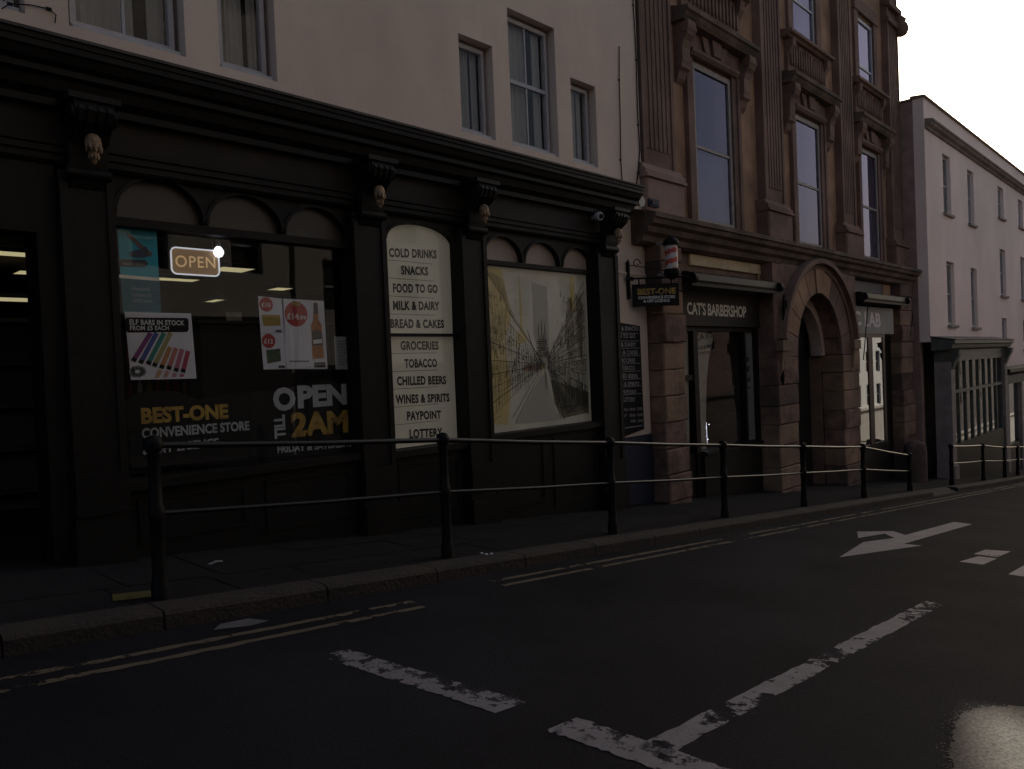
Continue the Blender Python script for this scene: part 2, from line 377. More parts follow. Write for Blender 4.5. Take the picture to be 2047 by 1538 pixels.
def mark(name, polys, m, lift=.004, label=None):
    mb = MB()
    for p in polys: mb.poly([(x, y, gr(x)+lift) for x, y in p])
    return struct(mb.build(name, m))
def strip(x0, x1, y0, y1, n=None):
    n = n or max(24, int(abs(x1-x0)*12)); k = random.Random(int(x0*10)); ya = [y0+k.gauss(0, .005) for _ in range(n+1)]; yb = [y1+k.gauss(0, .005) for _ in range(n+1)]
    return [[(x0+(x1-x0)*i/n, ya[i]), (x0+(x1-x0)*(i+1)/n, ya[i+1]), (x0+(x1-x0)*(i+1)/n, yb[i+1]), (x0+(x1-x0)*i/n, yb[i])] for i in range(n)]
def cross(ya, yb, x0, x1, lean, n=44):
    k = random.Random(int(ya*100)); xa = [x0+lean*i/n+k.gauss(0, .006) for i in range(n+1)]; xb = [x1+lean*i/n+k.gauss(0, .006) for i in range(n+1)]
    return [[(xa[i], ya+(yb-ya)*i/n), (xb[i], ya+(yb-ya)*i/n), (xb[i+1], ya+(yb-ya)*(i+1)/n), (xa[i+1], ya+(yb-ya)*(i+1)/n)] for i in range(n)]
mark('yellow_line', strip(-12, 3.62, 4.635, 4.70)+strip(4.55, 40, 4.775, 4.84), PAINTY)
mark('yellow_line', strip(-12, 3.58, 4.45, 4.515)+strip(4.57, 40, 4.59, 4.655), PAINTY)
mark('stop_line', cross(3.95, 2.62, 2.34, 2.55, .17), PAINTW)
mark('stop_line', cross(2.32, 1.2, 2.54, 2.76, .07), PAINTW)
mark('centre_line', strip(2.70, 6.98, 1.79, 1.93), PAINTW)
# lane arrow pointing at the viewer, its head to the left
mark('lane_arrow', [[(8.63, 3.27), (10.46, 2.92), (10.42, 3.12)], [(8.63, 3.27), (10.42, 3.12), (10.9, 3.12), (10.9, 3.38), (10.12, 3.52)],
                    [(10.9, 3.12), (13.75, 3.09), (13.85, 3.37), (10.9, 3.38)],
                    [(10.9, 3.38), (11.35, 3.37), (11.65, 3.63), (11.25, 3.62)], [(11.25, 3.62), (11.65, 3.63), (11.12, 3.95), (10.45, 3.70)]], PAINTA)
mark('lane_dash', [[(9.49, 2.04), (10.12, 2.03), (10.12, 2.22), (9.49, 2.27)]], PAINTA)
mark('lane_dash', [[(10.26, 2.05), (10.92, 2.04), (10.80, 2.29), (10.26, 2.30)]], PAINTA)
mark('lane_dash', [[(9.05, 1.45), (10.3, 1.45), (10.3, 1.72), (9.05, 1.72)]], PAINTA)
mark('paint_patch', [[(2.12, 4.86), (2.35, 4.80), (2.5, 4.84), (2.42, 4.98), (2.22, 4.97)]], worn('road_paint_faded', (.13, .12, .13), .40), .007)
SUNP = mat('sun_patch_pale', (.075, .065, .055), .95, (.25, .22, .18), 60, .8, 120, detail=3, lo=.3, hi=.72)  # pale tone painted on the road to brighten the sun patch
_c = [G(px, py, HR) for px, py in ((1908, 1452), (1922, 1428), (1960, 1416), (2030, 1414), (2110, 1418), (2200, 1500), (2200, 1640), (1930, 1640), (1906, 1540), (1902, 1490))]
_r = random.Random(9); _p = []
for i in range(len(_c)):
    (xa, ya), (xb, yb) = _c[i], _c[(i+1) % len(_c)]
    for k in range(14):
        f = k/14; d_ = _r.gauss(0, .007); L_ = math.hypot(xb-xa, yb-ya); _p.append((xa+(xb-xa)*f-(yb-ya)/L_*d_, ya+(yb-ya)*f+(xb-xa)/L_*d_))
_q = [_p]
for k in range(900):                              # pale flecks softening the edge of the painted sun patch
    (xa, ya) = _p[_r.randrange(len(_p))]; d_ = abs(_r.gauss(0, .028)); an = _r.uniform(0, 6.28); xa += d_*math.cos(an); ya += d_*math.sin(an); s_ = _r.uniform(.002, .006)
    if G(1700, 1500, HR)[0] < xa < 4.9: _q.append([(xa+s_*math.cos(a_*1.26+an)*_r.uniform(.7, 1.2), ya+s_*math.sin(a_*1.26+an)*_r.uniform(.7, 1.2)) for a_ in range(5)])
mark('sun_patch', _q, SUNP, .006)
mb = MB(); mb.poly([(x, y, gp(x)+.007) for x, y in [(1.74, 5.55), (2.0, 5.52), (2.06, 5.72), (1.80, 5.76)]]); struct(mb.build('paint_patch', PAINTY2))

# ------------------------------------------------------------------ shop building (left)
shop = thing('corner_shop', 'pink cream rendered building over a long black arched shopfront with gilded corbels', 'building', (4, 7.3, gp(4)))
YW = 7.30
OPEN_W = []
for gx in (-3.41, 2.18, 7.79):                    # three groups of three sash windows
    OPEN_W += [(gx-.96, gx-.33, 3.17, 4.46), (gx, gx+1.02, 3.17, 5.10), (gx+1.36, gx+1.99, 3.17, 4.46)]
mb = MB(); wall_grid(mb, -6, 11.0, 2.6, 12.0, OPEN_W, YW, YW+.30); mb.build('wall', RENDER, shop)
mb = MB(); mb.box(9.86, 11.0, YW+.002, YW+.30, gp(11)-.6, 2.598); mb.build('wall', RENDER, shop)
mb = MB(); mb.prof([(YW-.03, 1.52), (YW, 1.55), (YW+.05, 1.55), (YW+.05, 1.50), (YW, 1.46)], 9.87, 10.99); mb.build('string_course', RENDER, shop)
mb = MB(); mb.box(9.86, 11.0, YW-.02, YW+.02, gp(11)-.3, gp(10.4)+1.14); mb.build('plinth', BLUEP, shop)
mb = MB(); mb.box(-6, 11, YW+.3, 15, 11.9, 12.0); mb.box(-6, -5.7, YW+.3, 15, -3, 11.9); mb.box(10.7, 11, YW+.3, 15, -3, 11.9); mb.box(-5.7, 10.7, 14.7, 15, -3, 11.9); mb.build('back_wall', RENDER, shop)
mb = MB(); mb.prof([(YW-.25, 12.0), (YW-.25, 12.12), (YW+.3, 12.35), (YW+.3, 12.0)], -6, 11); mb.build('parapet', CORNST, shop)
for k, (a, b, c, d) in enumerate(OPEN_W):
    big = (b-a) > .8
    sash(shop, a+.05, b-.05, c+.05, d-.04, YW+.13, (c+d)/2+.02 if big else None, 1 if big else 0, fw=.05, gap=.16 if big else .12)
# cornice, frieze, moulding
mb = MB(); mb.prof([(6.72, 2.80), (6.72, 2.755), (6.735, 2.75), (6.735, 2.70), (6.76, 2.69), (6.79, 2.63), (6.84, 2.60), (6.84, 2.55), (6.90, 2.53), (6.93, 2.45), (7.00, 2.40), (7.0, 2.34), (7.295, 2.34), (7.295, 2.86)], -6, 10.18)
mb.build('cornice', BLACKW, shop)
mb = MB(); mb.prof([(6.70, 2.80), (6.70, 2.825), (7.29, 2.95), (7.29, 2.87)], -6, 10.2); mb.build('cornice_flashing', LEAD, shop)
mb = MB(); mb.box(-6, 9.85, 7.10, 7.295, 2.06, 2.338); mb.build('fascia', FASCIA, shop)
mb = MB(); mb.prof([(7.10, 2.058), (7.03, 2.058), (7.03, 2.03), (7.05, 2.02), (7.05, 1.97), (7.075, 1.96), (7.075, 1.91), (7.10, 1.88), (7.29, 1.88), (7.29, 2.058)], -6, 9.85); mb.build('architrave', BLACKW, shop)
# pilasters with corbels
PIL = [(-3.55, -3.15), (1.95, 2.38), (4.84, 5.29), (6.46, 6.90), (9.28, 9.80)]
for a, b in PIL:
    mb = MB(); mb.box(a, b, 7.02, 7.294, -3.2, 1.82)
    w_ = b-a
    for u0, u1 in ((.0, .16), (.84, 1.0)): mb.box(a+w_*u0+.004, a+w_*u1-.004, 7.0, 7.02, gp(a)+.75, 1.72)
    mb.box(a+.004, b-.004, 6.99, 7.02, gp(a)+.4, gp(a)+.75); mb.box(a-.02, b+.02, 6.96, 7.02, gp(a)-.2, gp(a)+.32)
    p = mb.build('pilaster', BLACKW, shop)
    c_ = MB(); xm = (a+b)/2; hw = .15
    c_.prof([(7.02, 2.34), (6.72, 2.34), (6.70, 2.26), (6.74, 2.18), (6.83, 2.12), (6.90, 2.04), (6.92, 1.90), (6.95, 1.78), (7.0, 1.70), (7.02, 1.68)], xm-hw, xm+hw)
    for u in (-.11, -.04, .04, .11): c_.prof([(6.70, 2.30), (6.68, 2.26), (6.72, 2.17), (6.82, 2.10), (6.88, 2.02), (6.92, 2.02), (6.80, 2.24)], xm+u-.018, xm+u+.018)
    c_.tube([(xm-hw-.025, 6.79, 2.25), (xm+hw+.025, 6.79, 2.25)], .075, 14)
    c_.tube([(xm-hw-.02, 6.955, 1.80), (xm+hw+.02, 6.955, 1.80)], .05, 12)
    c_.box(xm-hw-.05, xm+hw+.05, 6.69, 7.0, 2.341, 2.39)
    c_.build('corbel', BLACKW, p)
    h_ = MB(); cz = 2.0; cy = 6.80          # gilded acanthus head under the corbel scroll
    h_.lathe([(.012, -.17), (.035, -.14), (.03, -.10), (.055, -.07), (.05, -.045), (.075, -.02), (.082, .03), (.07, .075), (.04, .105), (.008, .115)], (xm, cy, cz), 14)
    for k in range(5):
        an = math.pi*(1.08+.21*k); h_.lathe([(.004, -.05), (.02, -.03), (.022, 0), (.012, .03), (.003, .045)], (xm+.07*math.cos(an), cy+.07*math.sin(an), cz-.02), 8)
        h_.lathe([(.004, -.03), (.014, -.015), (.015, .01), (.004, .025)], (xm+.045*math.cos(an), cy+.045*math.sin(an), cz-.10), 8)
    h_.v = [(xm+(v[0]-xm)*.78, cy+(v[1]-cy)*.78, cz+(v[2]-cz)*.9) for v in h_.v]
    h_.build('finial', GOLD, p)
# spandrel boards with arched heads
def spandrel(x0, x1, arches, ztop, zbot):
    """solid board between zbot and ztop with arch cut-outs (cx, spring z, rx, rz)"""
    mb = MB(); y0, y1 = 7.16, 7.29; xs = x0
    pts = []
    for cx, zs, rx, rz in arches: pts.append((cx-rx, cx+rx, zs, arc(cx, zs, rx, rz, 180, 0, 18)))
    cur = x0
    for a, b, zs, cv in pts:
        if a > cur+1e-4: mb.box(cur, a, y0, y1, zbot, ztop)
        n = len(cv)
        for i in range(n-1):
            (xa, za), (xb, zb) = cv[i], cv[i+1]
            mb.quad((xa, y0, za), (xb, y0, zb), (xb, y0, ztop), (xa, y0, ztop)); mb.quad((xa, y0, za), (xa, y1, za), (xb, y1, zb), (xb, y0, zb))
        if zs > zbot:
            mb.quad((a, y0, zbot), (a, y0, zs), (a, y1, zs), (a, y1, zbot)); mb.quad((b, y0, zbot), (b, y1, zbot), (b, y1, zs), (b, y0, zs))
        cur = b
        # raised bead round the arch
        cv2 = arc((a+b)/2, zs, (b-a)/2+.035, (max(z for _, z in cv)-zs)+.035, 180, 0, 18)
        for i in range(n-1):
            (xa, za), (xb, zb) = cv[i], cv[i+1]; (xc, zc), (xd, zd) = cv2[i], cv2[i+1]
            mb.quad((xa, y0-.02, za), (xb, y0-.02, zb), (xd, y0-.02, zd), (xc, y0-.02, zc)); mb.quad((xc, y0-.02, zc), (xd, y0-.02, zd), (xd, y0, zd), (xc, y0, zc))
            mb.quad((xa, y0-.02, za), (xa, y0, za), (xb, y0, zb), (xb, y0-.02, zb))
    if cur < x1: mb.box(cur, x1, y0, y1, zbot, ztop)
    return mb.build('arch_head', BLACKW, shop)
spandrel(2.38, 4.84, [(2.83, 1.55, .39, .34), (3.665, 1.53, .39, .33), (4.47, 1.52, .37, .32)], 1.88, 1.51)
spandrel(5.29, 6.46, [(5.935, 1.60, .535, .23)], 1.88, 1.55)
spandrel(6.90, 9.28, [(7.36, 1.50, .37, .31), (8.17, 1.50, .37, .30), (8.98, 1.49, .355, .30)], 1.88, 1.48)
spandrel(-3.15, .55, [(-2.5, 1.50, .5, .33), (-1.3, 1.50, .5, .33), (-.1, 1.50, .5, .33)], 1.88, 1.48)
for q_ in ((2.38, 4.84, 1.43, 1.508), (6.90, 9.28, 1.42, 1.478), (-3.15, .55, 1.42, 1.478)):
    mb = MB(); mb.box(q_[0], q_[1], 7.14, 7.28, q_[2], q_[3]); mb.build('transom', BLACKW, shop)
mb = MB(); mb.box(5.29, 6.46, 7.15, 7.27, .455, .485); mb.build('mullion_bar', BLACKW, shop)
# stall riser with panels and sills
mb = MB()
for a, b, zt in ((-3.15, .55, -.85), (2.38, 4.84, -.86), (5.29, 6.46, -.90), (6.90, 9.28, -.86)):
    mb.box(a, b, 7.12, 7.29, -3.2, zt-.08); mb.box(a, b, 7.04, 7.29, zt-.079, zt)
    n = 2 if b-a > 1.5 else 1
    for k in range(n):
        u0 = a+(b-a)*k/n+.1; u1 = a+(b-a)*(k+1)/n-.1; zb = gp(u1)+.22
        for q in ((u0, u1, zt-.20, zt-.16), (u0, u1, zb, zb+.04)): mb.box(q[0], q[1], 7.105, 7.12, q[2], q[3])
        for q in (u0, u1-.04): mb.box(q, q+.04, 7.105, 7.12, zb+.041, zt-.201)
mb.build('stall_riser', BLACKW, shop)
# glazing
def pane(x0, x1, z0, z1, y=7.23, m=GLS):
    g = MB(); g.quad((x0, y, z0), (x1, y, z0), (x1, y, z1), (x0, y, z1)); return g.build('shop_pane', m, shop)
pane(2.38, 4.84, -.86, 1.43); pane(6.90, 9.28, -.86, 1.42); pane(-3.15, .55, -.86, 1.42); pane(5.29, 6.46, .485, 1.85); pane(5.29, 6.46, -.90, .455)
# leaded lights behind the arch heads
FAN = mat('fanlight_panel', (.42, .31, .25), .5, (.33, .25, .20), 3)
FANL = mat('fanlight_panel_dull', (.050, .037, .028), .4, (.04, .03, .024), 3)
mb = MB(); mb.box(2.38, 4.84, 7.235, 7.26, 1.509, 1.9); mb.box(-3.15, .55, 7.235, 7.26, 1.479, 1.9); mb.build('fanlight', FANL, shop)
mb = MB(); mb.box(6.90, 9.28, 7.235, 7.26, 1.479, 1.88); mb.build('fanlight', FAN, shop)
# doorway head and jambs, shop room
mb = MB(); mb.box(.55, 1.95, 7.12, 7.29, 1.30, 1.88); mb.box(1.80, 1.95, 7.12, 7.5, -3, 1.299); mb.box(.55, .65, 7.12, 7.5, -3, 1.299); mb.build('door_frame', BLACKW, shop)
mb = MB(); mb.box(-5.6, 10.5, 14.0, 14.1, -2.6, 1.9); mb.build('room_wall', GREYIN, shop)
mb = MB(); mb.box(-5.6, 10.5, 7.5, 14.0, 1.75, 1.8); mb.build('room_ceiling', GREYIN, shop)
mb = MB(); mb.box(-5.6, 10.5, 7.32, 14.0, -2.25, -2.0); mb.build('room_floor', GREYIN, shop)
mb = MB(); mb.box(9.4, 9.48, 7.32, 14.0, -2, 1.74); mb.build('partition', GREYIN, shop)

# ceiling light panels in the shop
def ceil_light(px0, px1, py, lab, z=1.70, dep=.34):
    a = ray(px0, py); b = ray(px1, py); a = a*(z/a.z); b = b*(z/b.z)
    y = (a.y+b.y)/2
    t = thing('ceiling_light', lab, 'ceiling light', ((a.x+b.x)/2, y, z), 'lit ceiling panels inside the shop')
    m_ = MB(); m_.box(a.x, b.x, y-dep/2, y+dep/2, z-.012, z-.008); m_.build('diffuser', TUBE, t)
    m_ = MB()
    for q in ((a.x-.03, a.x, y-dep/2-.03, y+dep/2+.03), (b.x, b.x+.03, y-dep/2-.03, y+dep/2+.03), (a.x, b.x, y-dep/2-.03, y-dep/2), (a.x, b.x, y+dep/2, y+dep/2+.03)): m_.box(q[0], q[1], q[2], q[3], z-.014, z+.045)
    m_.build('frame', DKP, t)
ceil_light(-60, 76, 505, 'lit ceiling panel nearest the street, seen through the shop doorway', dep=.35)
ceil_light(30, 78, 544, 'short lit ceiling panel, second in depth through the shop doorway', dep=.40)
ceil_light(-60, 82, 597, 'faint lit ceiling panel deepest in the shop, through the doorway', z=1.22, dep=.5)
ceil_light(255, 405, 557, 'long lit ceiling panel behind the teal poster and the open sign', dep=.32)
ceil_light(425, 505, 538, 'bright lit ceiling panel just right of the open sign', dep=.45)
ceil_light(540, 580, 577, 'small lit ceiling panel above the price posters', dep=.4)
ceil_light(418, 440, 600, 'tiny lit ceiling panel between the open sign and the price posters', z=1.22, dep=.4)

# shelves and stock
STOCK = [mat('stock_%s' % n_, c, .5) for n_, c in (('red', (.30, .03, .025)), ('green', (.03, .12, .05)), ('gold', (.30, .18, .04)), ('white', (.45, .43, .40)), ('blue', (.03, .06, .2)), ('brown', (.10, .05, .03)))]
def shelf(x0, x1, y, lab):
    t = thing('shelf_unit', lab, 'shelf', ((x0+x1)/2, y, -2.0), 'shelves inside the shop')
    m_ = MB(); m_.box(x0, x1, y+.32, y+.36, -2, .95); m_.box(x0-.03, x0, y, y+.36, -2, .95); m_.box(x1, x1+.03, y, y+.36, -2, .95); m_.build('frame', DKP, t)
    for z in (-1.3, -.75, -.2, .35, .9):
        m_ = MB(); m_.box(x0, x1, y, y+.318, z-.03, z); m_.build('shelf', DKP, t)
    return t
shelf(1.8, 4.9, 11.3, 'dark shop shelving seen behind the window posters')
shelf(-3.0, 1.2, 12.5, 'dark shop shelving deep behind the open doorway')
proto = {}
def bottle(x, y, z, k, lab):
    if k not in proto:
        m_ = MB(); m_.lathe([(.036, 0), (.038, .02), (.038, .17), (.03, .205), (.013, .235), (.013, .29), (.016, .292), (.016, .31)], (0, 0, 0), 10)
        o = m_.build('bottle', STOCK[k]); proto[k] = o
    else:
        o = proto[k].copy(); C.objects.link(o)
    o.location = (x, y, z); return tag(o, lab, 'bottle', 'bottles on the shop shelves')
cn = ['red', 'green', 'gold', 'white', 'blue', 'brown']
for r, z in enumerate((-.2, .35)):
    for k in range(14):
        i = random.choice([0, 0, 0, 1, 2, 3, 5]); bottle(3.05+.13*k, 11.42, z, i, '%s bottle standing on the dark shop shelf behind the posters' % cn[i])
for x_, lab in ((3.35, 'left white card propped on the shop counter'), (3.53, 'right white card propped on the shop counter')):
    a, z_ = F(461 if x_ < 3.4 else 475, 634, 9.0)
    m_ = MB(); m_.box(a-.055, a+.055, 9.0, 9.01, z_-.05, z_+.06); m_.box(a-.05, a+.05, 9.01, 9.05, z_-.05, z_-.045); tag(recentre(m_.build('counter_card', PAPER)), lab, 'card', 'white cards on the counter')
m_ = MB(); xa = F(440, 650, 9.0)[0]; m_.box(xa-.3, xa+1.6, 8.95, 9.45, F(461, 634, 9.0)[1]-.09, F(461, 634, 9.0)[1]-.05); m_.box(xa-.25, xa+1.55, 9.0, 9.4, -2.0, F(461, 634, 9.0)[1]-.091); tag(recentre(m_.build('counter', DKP)), 'dark shop counter behind the window with two white cards', 'counter')

# ------------------------------------------------------------------ window posters (inside the glass unless lettering)
YG = 7.226
def flat(name, pts, y, m, parent, th=.003):
    """thin printed panel from photo corners on the plane y"""
    q = [F(px, py, y) for px, py in pts]
    m_ = MB(); m_.prism(q, y, y+th); return m_.build(name, m, parent)
def prect(px0, py0, px1, py1, y):
    a = F(px0, py0, y); b = F(px1, py1, y); return a[0], b[0], b[1], a[1]
def letters(name, items, y, m, parent, bold=.02, space=1.05):
    """items: (text, left px, left py, right px, right py, height px); slopes with the two ends"""
    mb = MB()
    for body, x0, y0, x1, y1, h in items:
        a0 = F(x0, y0+h/2, y); a1 = F(x0, y0-h/2, y); b0 = F(x1, y1+h/2*.9, y); b1 = F(x1, y1-h/2*.9, y)
        def fn(u, v): 
            bx = a0[0]+(b0[0]-a0[0])*u; zb = a0[1]+(b0[1]-a0[1])*u; zt = a1[1]+(b1[1]-a1[1])*u
            return (bx, y, zb+(zt-zb)*v)
        put_text_fn(mb, body, fn, bold, space)
    return mb.build(name, m, parent)
def poster(name, lab, pts, y, m, cat='poster', group=None):
    c = F(*pts[-1], y); t = thing(name, lab, cat, (c[0], y, c[1]), group); flat('sheet', pts, y, m, t); return t
Y1 = 7.240; D = .0025
# teal tobacco poster
t = poster('window_poster', 'tall teal poster with a tilted device at the window\'s top left', [(234, 444), (312, 450), (322, 626), (246, 624)], Y1, TEAL)
flat('lower_panel', [(241, 556), (319, 562), (322, 624), (246, 622)], Y1-D, TEALD, t)
flat('stripe', [(238, 549), (319, 556), (319, 563), (239, 556)], Y1-D, VINYLW, t)
flat('device', [(254, 465), (262, 470), (304, 506), (302, 513), (294, 512), (256, 474)], Y1-D, mat('device_copper', (.16, .10, .09), .5), t)
flat('hand', [(258, 504), (281, 498), (293, 492), (297, 512), (288, 516), (262, 514)], Y1-2*D, mat('hand_print', (.05, .06, .10), .6), t)
flat('caption_band', [(237, 518), (290, 520), (297, 527), (290, 535), (240, 533)], Y1-D, DKP, t)
letters('caption', [('Heated', 264, 577, 299, 578, 9), ('tobacco', 264, 589, 303, 590, 9), ('sold here', 266, 600, 305, 602, 9)], Y1-2*D, mat('pale_blue_text', (.25, .33, .38), .6), t)
letters('band_caption', [('heated tobacco', 246, 527, 289, 528, 7)], Y1-2*D, GREYPL, t)
# vape poster
t = poster('window_poster', 'square white poster of coloured vape tubes under a black heading', [(249, 624), (382, 627), (393, 757), (262, 760)], Y1, PAPER)
flat('heading_band', [(253, 635), (374, 636), (377, 640), (377, 660), (374, 664), (256, 665), (252, 660), (250, 640)], Y1-D, VINYLB, t)
letters('heading', [('ELF BARS IN STOCK', 259, 644, 369, 646, 11), ('FROM £5 EACH', 260, 656, 338, 656, 10)], Y1-2*D, TXTW, t, .03)
cols = [(.20, .02, .16), (.05, .08, .30), (.02, .22, .16), (.36, .30, .10), (.50, .22, .07), (.50, .17, .13), (.48, .12, .20), (.40, .03, .08)]
tops = [(301, 666), (313, 666), (328, 666), (341, 666), (340, 694), (352, 696), (364, 698), (376, 702)]
bots = [(270, 716), (284, 720), (299, 722), (311, 726), (325, 730), (339, 732), (353, 736), (367, 738)]
for k in range(8):
    a = F(*tops[k], Y1); b = F(*bots[k], Y1); v = Vector((b[0]-a[0], b[1]-a[1])).normalized(); n_ = Vector((-v.y, v.x))*.021
    m_ = MB(); m_.prism([(a[0]-n_.x, a[1]-n_.y), (a[0]+n_.x, a[1]+n_.y), (b[0]+n_.x, b[1]+n_.y), (b[0]+v.x*.02, b[1]+v.y*.02), (b[0]-n_.x, b[1]-n_.y)], Y1-D, Y1); s_ = m_.build('vape_tube', mat('vape_%d' % k, cols[k], .5), t)
    m_ = MB(); e = v*.035; m_.prism([(b[0]-n_.x, b[1]-n_.y), (b[0]+n_.x, b[1]+n_.y), (b[0]+n_.x+e.x, b[1]+n_.y+e.y), (b[0]-n_.x+e.x, b[1]-n_.y+e.y)], Y1-2*D, Y1); m_.build('cap', VINYLB, s_)
    if k > 3:
        m_ = MB(); c0 = (b[0]+v.x*.05, b[1]+v.y*.05); zend = F(330, 757, Y1)[1]; L = (zend-c0[1])/v.y
        m_.prism([(c0[0]-n_.x, c0[1]-n_.y), (c0[0]+n_.x, c0[1]+n_.y), (c0[0]+v.x*L+n_.x, zend+.01), (c0[0]+v.x*L-n_.x, zend+.01)], Y1-D, Y1); m_.build('vape_tube', mat('vape_pale_%d' % k, tuple(min(.5, c+.10) for c in cols[k]), .5), t)
m_ = MB(); q = F(275, 743, Y1)
for k in range(9):
    an = k*.7; m_.prism(arc(q[0]+.05*math.cos(an), q[1]+.035*math.sin(an), .028, .022, 0, 340, 9), Y1-D, Y1-D*.1)
m_.build('fruit_picture', mat('ice_print', (.25, .27, .27), .6), t)
# price posters
t = poster('price_poster', 'small white poster with a red £10 disc over a mustard pack', [(516, 592), (566, 598), (569, 664), (521, 667)], Y1, PAPER, group='price posters in the shop window')
q = F(532, 609, Y1); m_ = MB(); m_.prism(arc(q[0], q[1], .075, .075, 0, 346, 26), Y1-D, Y1-.0003); m_.build('price_disc', REDP, t)
letters('price', [('£10', 523, 609, 541, 610, 10)], Y1-2*D, TXTW, t, .03)
flat('pack_picture', [(523, 629), (560, 630), (561, 651), (527, 652)], Y1-D, YELP, t); flat('small_print', [(551, 660), (563, 660), (563, 664), (551, 664)], Y1-D, DKP, t)
t = poster('price_poster', 'small white poster with a red £12 disc over a green pack', [(521, 667.5), (569, 665), (572, 738), (527, 739)], Y1, PAPER, group='price posters in the shop window')
q = F(537, 682, Y1); m_ = MB(); m_.prism(arc(q[0], q[1], .075, .075, 0, 346, 26), Y1-D, Y1-.0003); m_.build('price_disc', REDP, t)
letters('price', [('£12', 528, 682, 546, 683, 10)], Y1-2*D, TXTW, t, .03)
flat('pack_picture', [(532, 700), (560, 697), (562, 722), (535, 727)], Y1-D, GREENP, t); flat('small_print', [(557, 731), (570, 731), (570, 736), (557, 736)], Y1-D, DKP, t)
t = poster('price_poster', 'large white poster with a red £14.99 disc beside an amber bottle', [(563, 597), (647, 602), (655, 738), (573, 738)], Y1, PAPER, group='price posters in the shop window')
q = F(592, 628, Y1); m_ = MB(); m_.prism(arc(q[0], q[1], .135, .135, 0, 346, 30), Y1-D, Y1-.0003); m_.build('price_disc', REDP, t)
letters('price', [('£14', 574, 633, 597, 633, 13), ('.99', 597, 635, 612, 636, 9)], Y1-2*D, TXTW, t, .03)
flat('gold_flash', [(582, 606), (586, 602), (592, 606), (598, 602), (602, 607), (599, 612), (585, 611)], Y1-2*D, YELP, t)
b_ = flat('bottle_picture', [(622, 650), (626, 640), (627, 606), (632, 604), (635, 607), (637, 640), (643, 650), (648, 716), (625, 718)], Y1-D, ORANP, t)
flat('bottle_label', [(624, 662), (642, 662), (645, 690), (625, 692)], Y1-2*D, DKP, t); flat('bottle_cap', [(627, 606), (635, 607), (636, 628), (628, 628)], Y1-2*D, DKP, t)
flat('label_scroll', [(626, 680), (643, 678), (644, 686), (627, 688)], Y1-3*D, PAPER, t)
flat('small_print', [(579, 721), (618, 721), (618, 724), (579, 724)], Y1-D, mat('grey_print', (.22, .22, .22), .7), t); flat('footer', [(628, 725), (650, 724), (651, 735), (629, 735)], Y1-D, DKP, t)
# paper notice
t = poster('paper_notice', 'plain white typed notice sheet at the right edge of the display window', [(668, 673), (701, 674), (707, 739), (671, 739)], Y1, mat('notice_paper', (.36, .38, .36), .7), 'notice')
m_ = MB()
for k in range(9):
    a = F(674+k*.3, 682+k*6, Y1-D); b = F(697+k*.4-(k % 3)*5, 682+k*6, Y1-D); m_.box(a[0], b[0], Y1-D, Y1, a[1]-.005, a[1]+.006)
m_.build('typed_lines', mat('grey_type', (.20, .21, .20), .7), t)
# black vinyl name panels
t = thing('window_vinyl', 'black window vinyl with gold and white shop name at lower left', 'window vinyl', (2.6, 7.24, -.86))
flat('backing', [(250, 808), (262, 790), (290, 782), (352, 782), (397, 800), (480, 783), (496, 783), (502, 915), (264, 938)], Y1+.004, VINYLB, t)
letters('shop_name', [('BEST-ONE', 283, 832, 457, 822, 33)], Y1-D, TXTY, t, .045, 1.0)
letters('shop_line', [('CONVENIENCE STORE', 284, 867, 499, 851, 21), ('& OFF LICENCE', 286, 901, 438, 884, 19)], Y1-D, TXTG, t, .035, 1.0)
t = thing('window_vinyl', 'black window vinyl announcing late opening in silver and gold letters', 'window vinyl', (4.3, 7.24, -.86))
flat('backing', [(497, 783), (708, 764), (711, 905), (503, 915)], Y1+.004, VINYLB, t)
letters('open_word', [('O', 547, 799, 592, 797, 50), ('PEN', 596, 794, 694, 788, 46)], Y1-D, TXTG, t, .05, 1.0)
letters('hour', [('2AM', 583, 850, 697, 842, 50)], Y1-D, TXTY, t, .05, 1.0)
m_ = MB(); xa, za = F(549, 878, Y1); xb, zb = F(569, 829, Y1)
put_text_fn(m_, 'TILL', lambda u, v: (xb-(xb-xa)*v, Y1-D, za+(zb-za)*u), .05, 1.0); m_.build('till_word', TXTG, t)
letters('days', [('FRIDAY & SATURDAY', 555, 899, 706, 886, 15)], Y1-D, TXTG, t, .035, 1.0)
# open sign
x0, x1, z0, z1 = prect(341, 494, 439, 553, 7.36)
t = thing('open_sign', 'glowing rectangular open sign hanging inside the shop window', 'sign', ((x0+x1)/2, 7.36, z0))
def rrect(x0, x1, z0, z1, r, n=6):
    p = []
    for cx, cz, a in ((x1-r, z1-r, 0), (x0+r, z1-r, 90), (x0+r, z0+r, 180), (x1-r, z0+r, 270)): p += [(cx+r*math.cos(R_(a+90*i/n)), cz+r*math.sin(R_(a+90*i/n))) for i in range(n+1)]
    return p
m_ = MB(); m_.prism(rrect(x0, x1, z0, z1, .05), 7.37, 7.39); m_.build('panel', AMBERBK, t)
p = rrect(x0, x1, z0, z1, .05); m_ = MB(); m_.tube([(a, 7.36, b) for a, b in p+p[:2]], .008, 6, False); m_.build('border_tube', LEDF, t)
letters('open_word', [('OPEN', 351, 522, 431, 526, 24)], 7.366, LEDA, t, .01, 1.1)
m_ = MB(); m_.tube([(x0+.05, 7.38, z1), (x0+.05, 7.38, 1.74)], .004, 5); m_.tube([(x1-.05, 7.38, z1), (x1-.05, 7.38, 1.74)], .004, 5); m_.build('wire', DKP, t)
q = F(437, 505, 7.33); t = thing('hanging_bulb', 'bright white bulb glowing at the corner of the open sign', 'lamp', (q[0], 7.33, q[1]-.05))
